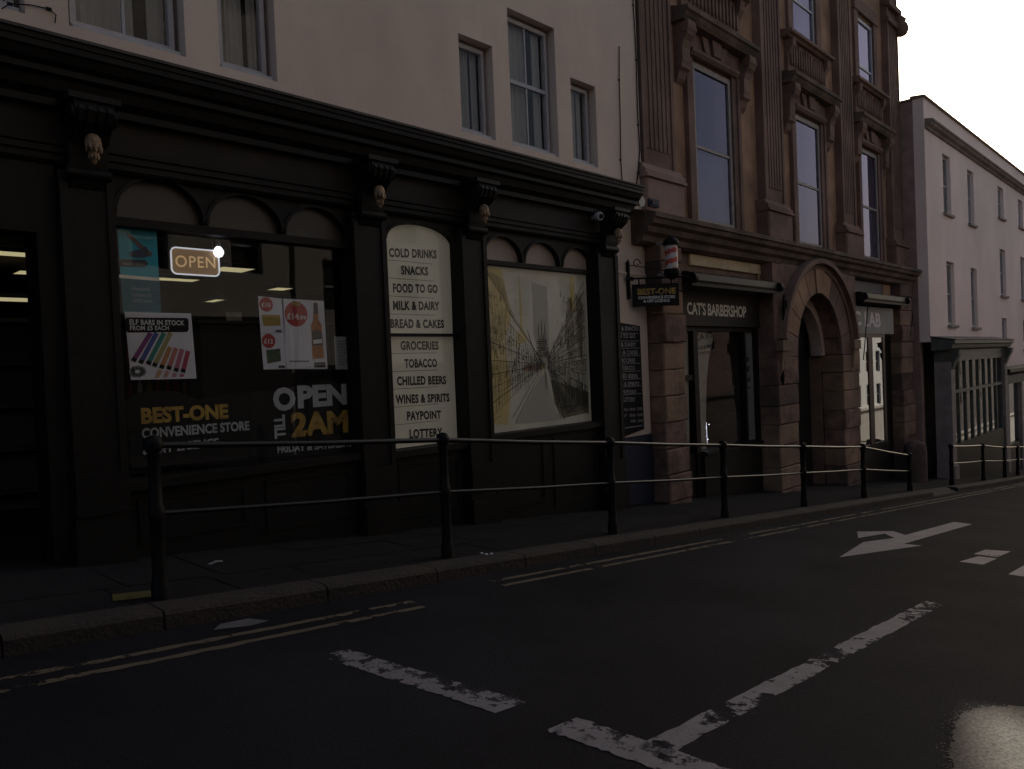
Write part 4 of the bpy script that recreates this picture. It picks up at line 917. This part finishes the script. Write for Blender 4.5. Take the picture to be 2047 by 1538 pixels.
letters('barber_name', [("CAT'S", 1388, 676, 1427, 668, 15)], 7.446, INKB, t, .03)
letters('barber_lines', [('BARBERS', 1391, 697, 1424, 692, 8), ('LONDON', 1395, 707, 1420, 704, 6)], 7.446, INKB, t, .02)
# barber chairs & string of lights in the dark window
t = thing('barber_chair', 'dark barber chair just visible inside the barber shop window', 'chair', (13.9, 8.6, -2.9))
for nm, bx in (('seat', (13.6, 14.2, 8.3, 8.9, -1.95, -1.8)), ('backrest', (13.6, 14.2, 8.85, 9.0, -1.79, -.9)), ('base', (13.82, 13.98, 8.5, 8.66, -2.9, -1.951))):
    m_ = MB(); m_.bbox(*bx, .03); m_.build(nm, mat('chair_'+nm, (.03, .028, .03), .35), t)
m_ = MB()
for k in range(9):
    x_, z_ = F(1410+random.uniform(-3, 8), 848+k*4.5+random.uniform(-2, 2), 7.5); m_.lathe([(.002, -.011), (.011, 0), (.002, .011)], (x_, 7.5, z_), 6)
m_.tube([(F(1412, 845, 7.5)[0], 7.5, F(1412, 845, 7.5)[1]), (F(1414, 888, 7.5)[0], 7.5, F(1414, 888, 7.5)[1])], .003, 4)
tag(recentre(m_.build('string_lights', LEDW)), 'tiny string of white lights low in the barber shop window', 'string lights')
# fascia sign of the barber
t = thing('shop_sign', 'black barber shop fascia sign with tall cream capitals', 'sign', (13.9, 7.3, .6))
zt_ = F(1368, 592, 7.28)[1]; m_ = MB(); m_.bbox(12.05, 15.25, 7.285, 7.299, .67, 1.36, .004); m_.build('board', FASCIA, t)
YC = 7.283
letters('lettering', [("CAT'S BARBERSHOP", 1374, 616, 1492, 624, 26)], YC, TXTC, t, .025, .95)
m_ = MB(); m_.box(12.06, 15.24, 7.26, 7.284, .672, .70); m_.build('lower_trim', BLACKW, t)
# roller awning boxes
def awning(x0, x1, z, yf, lab):
    t = thing('awning_box', lab, 'awning', ((x0+x1)/2, yf+.2, z), 'folded awnings over the shops')
    m_ = MB(); m_.prof([(yf, z), (yf-.02, z+.05), (yf, z+.17), (yf+.08, z+.21), (7.299, z+.22), (7.299, z+.10), (yf+.2, z+.0)], x0, x1); m_.build('housing', BLACKW, t)
    m_ = MB(); m_.box(x0, x1, yf-.03, yf-.005, z-.06, z-.002); m_.build('valance_bar', BLACKM, t)
    for xa in (x0+.02, x1-.1): 
        m_ = MB(); m_.tube([(xa, yf-.0, z+.08), (xa+.09, yf-.0, z+.08)], .10, 14); m_.build('end_roller', BLACKM, t)
awning(11.75, 15.35, 1.40, 6.86, 'black folded awning box above the barber shop sign')
awning(20.1, 23.7, 1.41, 6.80, 'dark folded awning box above the grey sign right of the arch')
# right-hand shop of the stone building
YL = 7.07; fx = lambda px: F(px, 780, YL)[0]
mb = MB()
for a, b in ((20.1, 20.16), (fx(1737), fx(1745.5)), (fx(1766), fx(1770))): mb.box(a, b, YL-.02, YL+.10, -5, .45)
mb.box(20.1, fx(1770), YL-.03, YL+.10, .451, .54); mb.build('shop_frame', mat('brown_shop_frame', (.085, .040, .028), .5, (.06, .03, .022), 4), st)
mb = MB(); mb.box(20.1, fx(1770), YL-.06, YL+.3, -5, -2.42); mb.build('stall_riser', BLACKW, st)
mb = MB(); mb.box(fx(1770)+.002, 23.71, 7.30, 7.36, -5, .54); mb.build('side_door', BLACKW, st)
g = MB()
for a, b in ((20.16, fx(1737)), (fx(1745.5), fx(1766))): g.quad((a, YL, -2.42), (b, YL, -2.42), (b, YL, .45), (a, YL, .45))
g.build('shop_pane', glass('mirror_like_glass', (.25, .25, .25), 3.0, .0, .0), st)
mb = MB(); mb.box(20.8, 24.0, 9.6, 9.7, -5, 1.2); mb.box(23.33, 23.8, 7.48, 7.52, -5, .47); mb.box(20.8, 24.0, 7.6, 9.6, 1.0, 1.1); mb.build('shop_room', GREYIN, st)
t = thing('shop_sign', 'grey shop fascia sign with pale capitals ending in LAB', 'sign', (22.7, 7.3, .6))
m_ = MB(); m_.bbox(20.1, F(1786, 640, 7.05)[0], 7.05, 7.10, .545, 1.28, .01); m_.build('board', GREYS, t)
letters('lettering', [('LAB', 1729, 638, 1761, 641, 31)], 7.046, PINKL, t, .035, .95); letters('lettering', [('C', 1706, 636, 1722, 637, 31)], 7.046, PINKL, t, .035)
mb = MB(); mb.bbox(15.22, 16.3, 7.265, 7.299, 1.45, 2.0, .01); mb.build('ochre_block', OCHRE, st)
mb = MB(); mb.bbox(23.1, 23.9, 7.26, 7.299, 1.56, 2.0, .01); mb.build('ochre_block', OCHRE, st)
mb = MB(); mb.bbox(20.5, 23.0, 7.255, 7.299, 1.58, 2.0, .01); mb.build('blue_grey_panel', BLUEG, st)
# guard stone, pipes and cables
xg, yg = G(1829, 985, HP); yg = 6.55; xg = F(1829, 900, yg)[0]
m_ = MB(); m_.lathe([(.30, -.3), (.30, .85), (.28, 1.0), (.21, 1.10), (.08, 1.15), (.01, 1.16)], (xg, yg, gp(xg)), 18); tag(recentre(m_.build('guard_stone', ROUGHST3)), 'round topped sandstone guard post at the stone building\'s right corner', 'guard stone')
def downpipe(lab, px, py0, py1, Y, r=.035, lean=0):
    a = F(px, py0, Y); b = F(px+lean, py1, Y); m_ = MB(); m_.tube([(a[0], Y, a[1]), (b[0], Y, b[1])], r, 8)
    for k in range(3):
        f = (k+.5)/3; m_.tube([(a[0]+(b[0]-a[0])*f, Y, a[1]+(b[1]-a[1])*f-.03), (a[0]+(b[0]-a[0])*f, Y, a[1]+(b[1]-a[1])*f+.03)], r*1.5, 8)
    m_.tube([(b[0], Y, b[1]), (b[0]-.02, Y-.02, b[1]-.15)], [r*1.6, r*.7], 8)
    return tag(recentre(m_.build('hanging_pipe', BLACKM)), lab, 'pipe', 'thin dark pipes on the stone piers')
downpipe('thin dark pipe down the pier left of the arched doorway', 1567, 590, 755, 6.89, .028, -3)
downpipe('thin dark pipe beside it on the pier left of the arched doorway', 1572, 600, 750, 6.87, .018, -6)
m_ = MB(); m_.tube([(F(1735, 612, 6.9)[0], 6.9, F(1735, 612, 6.9)[1]), (F(1726, 720, 6.9)[0], 6.9, F(1726, 720, 6.9)[1])], .014, 6); tag(recentre(m_.build('hanging_rod', BLACKM)), 'thin dark awning rod hanging in front of the grey sign', 'rod')
m_ = MB(); m_.tube([(F(1825, 628, 6.95)[0], 6.95, F(1825, 628, 6.95)[1]), (F(1819, 672, 6.95)[0], 6.95, F(1819, 672, 6.95)[1])], .014, 6); tag(recentre(m_.build('hanging_rod', BLACKM)), 'thin dark awning rod on the rightmost stone pier', 'rod')
# barber pole
xb, _ = F(1342, 515, 6.72); zt_ = F(1342, 474, 6.72)[1]; zb_ = F(1342, 556, 6.72)[1]; cy = 6.72; rr = .105
t = thing('barber_pole', 'red and white striped barber pole with black caps on the stone pier', 'barber pole', (xb, cy, zb_))
h_ = zt_-zb_
m_ = MB(); n = 28; z0_, z1_ = zb_+h_*.21, zb_+h_*.79; L = 18
vs = [(xb+rr*math.cos(2*math.pi*k/n), cy+rr*math.sin(2*math.pi*k/n), z0_+(z1_-z0_)*i/L) for i in range(L+1) for k in range(n)]
for i in range(L):
    for k in range(n):
        m_.cur = 1 if int(((k/n)*1.0+(L-i)/L*2.4)*2) % 2 else 0
        m_.add([vs[i*n+k], vs[i*n+(k+1) % n], vs[(i+1)*n+(k+1) % n], vs[(i+1)*n+k]], [(0, 1, 2, 3)])
m_.build('striped_cylinder', [BARR, BARW], t)
m_ = MB(); m_.lathe([(rr*1.2, h_*.785), (rr*1.25, h_*.80), (rr*1.25, h_*.88), (rr*.9, h_*.95), (rr*.3, h_*1.0), (.01, h_*1.02)], (xb, cy, zb_), 20); m_.build('top_cap', BLACKM, t)
m_ = MB(); m_.lathe([(rr*.5, -.02), (rr*1.0, h_*.04), (rr*1.25, h_*.08), (rr*1.25, h_*.20), (rr*1.2, h_*.215)], (xb, cy, zb_), 20); m_.build('bottom_cap', BLACKM, t)
m_ = MB(); m_.box(xb-.03, xb+.03, cy+rr, 6.98, zb_+h_*.85, zb_+h_*.9); m_.box(xb-.03, xb+.03, cy+rr, 6.98, zb_+h_*.1, zb_+h_*.15); m_.tube([(xb+rr*1.25, cy-.03, zb_+h_*.1), (xb+rr*1.25, cy-.03, zb_+h_*.95)], .007, 6); m_.build('bracket', GREYPL, t)

# ------------------------------------------------------------------ cream terrace (right)
ct = thing('cream_terrace', 'pale pink cream terrace with plain sash windows and parapet at far right', 'building', (33, 6.63, gp(33)))
YT = 6.63; TX0, TX1 = 25.24, 41.2
W = [(27.15, 28.05, 4.44, 6.34), (30.25, 31.1, 4.44, 6.34), (34.95, 35.95, 5.22, 6.45), (38.85, 39.8, 5.25, 6.45),
     (27.25, 28.15, .84, 2.90), (30.33, 31.2, .80, 2.90), (35.0, 36.0, 2.12, 3.97), (39.0, 40.0, 2.12, 3.97), (35.05, 35.95, -.05, 1.22), (39.2, 40.1, -.05, 1.22)]
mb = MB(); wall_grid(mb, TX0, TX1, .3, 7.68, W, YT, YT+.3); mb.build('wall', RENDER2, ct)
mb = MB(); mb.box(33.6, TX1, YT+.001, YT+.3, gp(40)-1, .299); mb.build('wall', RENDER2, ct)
mb = MB(); mb.box(TX0, TX0+.3, YT+.3, 15, -6, 7.66); mb.build('side_wall', BRICK, ct)
mb = MB(); mb.box(TX0+.3, TX1, 14.7, 15, -8, 7.6); mb.box(TX1-.3, TX1, YT+.3, 14.7, -8, 7.6); mb.build('back_wall', BRICK, ct)
mb = MB(); mb.prof([(YT-.06, 7.68), (YT-.06, 7.74), (YT+.36, 7.79), (YT+.36, 7.68)], TX0-.05, TX1); mb.box(TX0-.05, TX0+.34, YT+.36, 15, 7.66, 7.72); mb.build('coping', mat('coping_stone', (.30, .22, .19), .9, (.2, .15, .13), 3), ct)
mb = MB(); mb.prof([(YT-.001, 7.05), (YT-.24, 7.0), (YT-.24, 6.95), (YT-.20, 6.93), (YT-.17, 6.86), (YT-.08, 6.82), (YT-.06, 6.76), (YT-.001, 6.74)], TX0+.05, TX1); mb.build('cornice', mat('terrace_cornice', (.33, .26, .22), .9, (.20, .155, .13), 3), ct)
mb = MB(); mb.prof([(YT+.3, 7.0), (9, 8.6), (14.7, 7.0)], TX0+.3, TX1-.3); mb.build('roof', SLATE, ct)
for i, (a, b, c, d) in enumerate(W):
    big = d-c > 1.5
    sash(ct, a+.02, b-.02, c+.02, d-.02, YT+.10, (c+d)/2, 1 if big else 0, fm=WHITEW, gm=GLD, fw=.06, sill=False, curtain=(i % 3 != 0))
    s_ = MB(); s_.bbox(a-.08, b+.08, YT-.09, YT-.001, c-.09, c, .01); s_.build('sill', STONEW, ct)
mb = MB(); mb.box(38.9, 40.1, 8.2, 9.0, 7.0, 8.95); mb.box(38.85, 40.15, 8.15, 9.05, 8.95, 9.05); ch = mb.build('chimney', BRICK, ct)
for k in range(2):
    m_ = MB(); m_.lathe([(.13, 0), (.11, .3), (.13, .34), (.12, .36)], (39.2+.6*k, 8.6, 9.05), 10); m_.build('chimney_pot', KERB, ch)
# its shopfront: projecting bay with narrow mullioned window
BX0, BX1, BY = 25.5, 33.3, 6.20
mb = MB(); mb.prof([(YT-.002, .42), (BY-.22, .32), (BY-.22, .22), (BY-.16, .19), (BY-.12, .08), (BY-.02, .03), (YT-.002, .03)], BX0-.25, BX1+.25); mb.build('shop_cornice', GREENW, ct)
mb = MB(); mb.prof([(YT-.004, .44), (BY-.24, .325), (BY-.24, .345), (YT-.004, .47)], BX0-.28, BX1+.28); mb.build('cornice_flashing', LEAD, ct)
mb = MB(); mb.box(BX0, BX1, BY, YT-.003, -.32, .029); mb.build('shop_fascia', GREENW, ct)
for xc in (BX0+.02, BX1-.42):
    mb = MB(); mb.box(xc, xc+.40, BY-.03, YT-.001, gp(xc)-.3, -.321); mb.bbox(xc-.03, xc+.43, BY-.08, YT, gp(xc)-.3, gp(xc)+.4, .02); p = mb.build('shop_pilaster', STONEW, ct)
    m_ = MB(); m_.prof([(BY-.031, .03), (BY-.26, .03), (BY-.24, -.12), (BY-.14, -.30), (BY-.07, -.50), (BY-.031, -.56)], xc+.04, xc+.36); m_.tube([(xc+.02, BY-.17, -.06), (xc+.38, BY-.17, -.06)], .08, 12); m_.build('console', GREENW, p)
mb = MB()
for k in range(9):
    x_ = BX0+.46+(BX1-BX0-.95)*k/8; mb.box(x_-.05, x_+.05, BY+.06, BY+.16, gp(29)-.2, -.321)
mb.box(BX0+.4, BX1-.43, BY+.05, BY+.17, -1.32, -1.22); mb.build('mullion', GREENW, ct)
mb = MB(); mb.box(BX0+.4, BX1-.43, BY+.02, YT, -8, -2.9); mb.build('stall_riser', BLACKW, ct)
g = MB(); g.quad((BX0+.4, BY+.11, -2.9), (BX1-.43, BY+.11, -2.9), (BX1-.43, BY+.11, -.33), (BX0+.4, BY+.11, -.33)); g.build('shop_pane', GLS, ct)
mb = MB(); mb.box(BX0, BX1, 8.5, 8.6, -8, .3); mb.build('shop_room', GREYIN, ct)
q = F(1957, 833, 6.7)
for i, px in enumerate((1947, 1959)):
    x_, z_ = F(px, 866, 6.75); m_ = MB(); m_.lathe([(.12, -.35), (.14, -.3), (.14, .28), (.10, .36), (.05, .42), (.07, .46), (.07, .52), (.02, .56)], (x_, 6.75, z_), 12)
    tag(recentre(m_.build('display_jar', PLASTW)), ['left pale tall jar in the grey green mullioned shop window', 'right pale tall jar in the grey green mullioned shop window'][i], 'jar', 'pale jars in the mullioned shop window')
# second shop further down
mb = MB(); mb.prof([(YT-.002, -.72), (6.2, -.80), (6.2, -.92), (6.3, -1.0), (YT-.002, -1.05)], 34.0, TX1); mb.build('shop_cornice', BLACKW, ct)
mb = MB(); mb.box(34.2, TX1, 6.40, YT-.004, -1.4, -1.051); mb.build('shop_fascia', BLUEG, ct)
for xc in (34.2, 36.9, 40.2):
    mb = MB(); mb.box(xc, xc+.35, 6.36, YT-.003, -8, -1.401); mb.build('shop_pilaster', STONEW, ct)
g = MB(); g.quad((34.55, 6.5, -3.8), (36.9, 6.5, -3.8), (36.9, 6.5, -1.4), (34.55, 6.5, -1.4)); g.quad((37.25, 6.5, -3.8), (40.2, 6.5, -3.8), (40.2, 6.5, -1.4), (37.25, 6.5, -1.4)); g.build('shop_pane', glass('dim_glass', (.3, .32, .36), 1.7), ct)
m_ = MB(); m_.box(34.56, 40.2, 6.42, 6.6, -8, -3.8); m_.build('stall_riser', BLACKW, ct)
# further terrace house beyond the frame
ft = thing('brick_terrace', 'brick terrace house beyond the cream terrace down the street', 'building', (52, 6.9, gp(52)))
ops = [(43+3.2*i, 44+3.2*i, z, z+1.7) for i in range(7) for z in (.0, 3.2)]
mb = MB(); wall_grid(mb, 41.3, 66, gp(60)-3, 5.8, ops, 6.9, 7.2); mb.build('wall', OPPB, ft)
mb = MB(); mb.prof([(6.7, 5.8), (10.5, 8.2), (14, 5.8)], 41.2, 66); mb.build('roof', SLATE, ft)
for a, b, c, d in ops: sash(ft, a, b, c, d, 7.0, (c+d)/2, 1, curtain=False, sill=False)

# ------------------------------------------------------------------ railings
def railing(posts, lab, fall=None):
    """posts: (x, y, foot z, top z)"""
    t = thing('guard_railing', lab, 'railing', (posts[0][0], posts[0][1], posts[0][2]), 'iron railings along the kerb')
    for x, y, z0, z1 in posts:
        m_ = MB(); h = z1-z0
        m_.lathe([(.062, -.15), (.062, .10), (.050, .14), (.046, h*.50), (.056, h*.52), (.058, h*.555), (.056, h*.59), (.044, h*.61), (.040, h-.10), (.050, h-.08), (.050, h-.06)], (x, y, z0), 14)
        m_.lathe([(.02, -.066), (.05, -.05), (.064, -.018), (.064, .018), (.05, .05), (.022, .064), (.003, .067)], (x, y, z1), 14)
        m_.build('post', BLACKM, t)
    for i in range(len(posts)-1):
        (xa, ya, za, zA), (xb, yb, zb, zB) = posts[i], posts[i+1]
        for f in (0, 1):
            m_ = MB(); pA = (xa, ya, zA-.005) if f else (xa, ya, za+(zA-za)*.555); pB = (xb, yb, zB-.005) if f else (xb, yb, zb+(zB-zb)*.555)
            mid = tuple((pA[k]+pB[k])/2 for k in range(3)); m_.tube([pA, (mid[0], mid[1], mid[2]-.008), pB], .024 if f else .019, 10); m_.build('rail', RAILM, t)
    return t
pp = []
for (px, py), tp in (((318, 1200), 888), ((890, 1115), 878), ((1222, 1062), 884), ((1447, 1032), 889), ((1606, 1015), 892), ((1726, 1000), 893), ((1818, 983), 910)):
    x_ = G(px, py, HP)[0]; y_ = 5.45; x_ = F(px-(4 if px < 400 else 0), (py+tp)/2, y_)[0]; pp.append((x_, y_, gp(x_), F(px, tp, y_)[1]))
railing(pp, 'long black iron railing with ball topped posts in front of the shops')
pp = []
for px, py, tp in ((1902, 978, 892), (1965, 962, 890), (2008, 957, 894), (2034, 950, 893), (2056, 946, 893)):
    y_ = 5.45; x_ = F(px, (py+tp)/2, y_)[0]; pp.append((x_, y_, gp(x_), F(px, tp, y_)[1]))
railing(pp, 'shorter black iron railing further down the pavement before the cream terrace')

# litter on the pavement
x_, y_ = G(433, 1128, HP); m_ = MB(); m_.add([(x_-.05, y_, gp(x_)+.006), (x_, y_-.01, gp(x_)+.02), (x_+.06, y_+.01, gp(x_)+.008), (x_+.07, y_+.035, gp(x_)+.012), (x_, y_+.02, gp(x_)+.03), (x_-.07, y_+.03, gp(x_)+.01)], [(0, 1, 4, 5), (1, 2, 3, 4)]); tag(recentre(m_.build('litter', GREYPL)), 'scrap of white paper lying on the pavement behind the railing', 'litter')
for k, (px, py) in enumerate(((963, 1108), (972, 1110), (982, 1109))):
    x_, y_ = G(px, py, HP); m_ = MB(); m_.lathe([(.004, 0), (.018, .003), (.016, .012), (.004, .016)], (x_, y_, gp(x_)+.002), 7)
    tag(recentre(m_.build('litter', PAPER)), 'pale crumb of litter on the kerb edge near the second railing post', 'litter', 'crumbs of litter on the kerb')

# ------------------------------------------------------------------ the other side of the street (behind the viewer)
DKF = mat('dark_reflection_band', (.02, .018, .017), .6, spec=.2)  # dark ground floor band added so facing windows reflect less
def opposite(x0, x1, zt, m, lab, cols, z_rows, y=-9.5, dark=True):  # unseen houses, heights shaped to control sky light on the street
    t = thing('unseen_opposite_house', lab, 'building', ((x0+x1)/2, y, gp((x0+x1)/2)), 'unseen houses on the other side of the street')
    ops = []
    for i in range(cols):
        a = x0+(x1-x0)*(i+.5)/cols-.55
        ops += [(a, a+1.1, z, z+1.9) for z in z_rows]
    mb = MB(); wall_grid(mb, x0, x1, gp(x1)-3, zt, ops, y, y-.3); mb.build('wall', m, t)
    mb = MB(); mb.box(x0, x1, y-8, y-.301, zt-.4, zt-.2); mb.box(x0, x0+.3, y-8, y-.301, -8, zt-.41); mb.box(x1-.3, x1, y-8, y-.301, -8, zt-.41); mb.box(x0+.3, x1-.3, y-8, y-7.7, -8, zt-.41); mb.build('back_wall', m, t)
    mb = MB(); mb.prof([(y+.25, zt), (y+.25, zt+.12), (y-4, zt+2.2), (y-8, zt)], x0, x1); mb.build('roof', SLATE, t)
    for a, b, c, d in ops:
        f = MB()
        for q_ in ((a, a+.08, c, d), (b-.08, b, c, d), (a+.08, b-.08, d-.08, d), (a+.08, b-.08, c, c+.08), (a+.08, b-.08, (c+d)/2-.04, (c+d)/2+.04)): f.box(q_[0], q_[1], y-.2, y-.12, q_[2], q_[3])
        o = f.build('window', WHITEW, t); g = MB(); g.quad((a, y-.17, c), (b, y-.17, c), (b, y-.17, d), (a, y-.17, d)); g.build('pane', VINYLB, o)
    mb = MB(); mb.box(x0+.2, x1-.2, y+.002, y+.14, gp(x1)-3, gp((x0+x1)/2)+4.0); mb.prof([(y+.141, gp((x0+x1)/2)+4.0), (y+.35, gp((x0+x1)/2)+4.0), (y+.35, gp((x0+x1)/2)+3.8), (y+.141, gp((x0+x1)/2)+3.6)], x0+.2, x1-.2); mb.build('shopfront', DKF if dark else OPPW, t)  # added ground floor band, unseen; the dark one dims window reflections
    mb = MB(); xm = x0+(x1-x0)*.8; mb.box(xm-.6, xm+.6, y-4.4, y-3.6, zt+1.2, zt+3.6); mb.build('chimney', OPPB, t)
opposite(-16, -2.2, 14.0, OPPB, 'unseen tall brick house across the street behind the viewer', 4, (3.8, 7.0))
opposite(-2.0, 13.8, 13.0, OPPW, 'unseen tall pale rendered house facing the black shopfront', 5, (3.6, 6.8))
opposite(14.0, 30.8, 7.4, OPPW, 'unseen lower pale rendered house facing the stone building', 5, (2.4, 5.2))
opposite(31.0, 64, 6.6, OPPB, 'unseen tall long brick house facing the cream terrace', 9, (.8, 3.8))
opposite(64.2, 82, 3.0, mat('unseen_house_white_paint', (.80, .78, .74), .8), 'unseen white painted house further down the opposite side of the street', 7, (-7.4, -4.6, -1.6), dark=False)
opposite(82.2, 150, 0.0, mat('reflection_dim_brick', (.07, .045, .038), .9), 'unseen dark brick house added for reflections at the foot of the opposite side of the street', 8, (-6.0, -2.6), dark=False)  # unseen house, coloured dark to keep shop window reflections dim
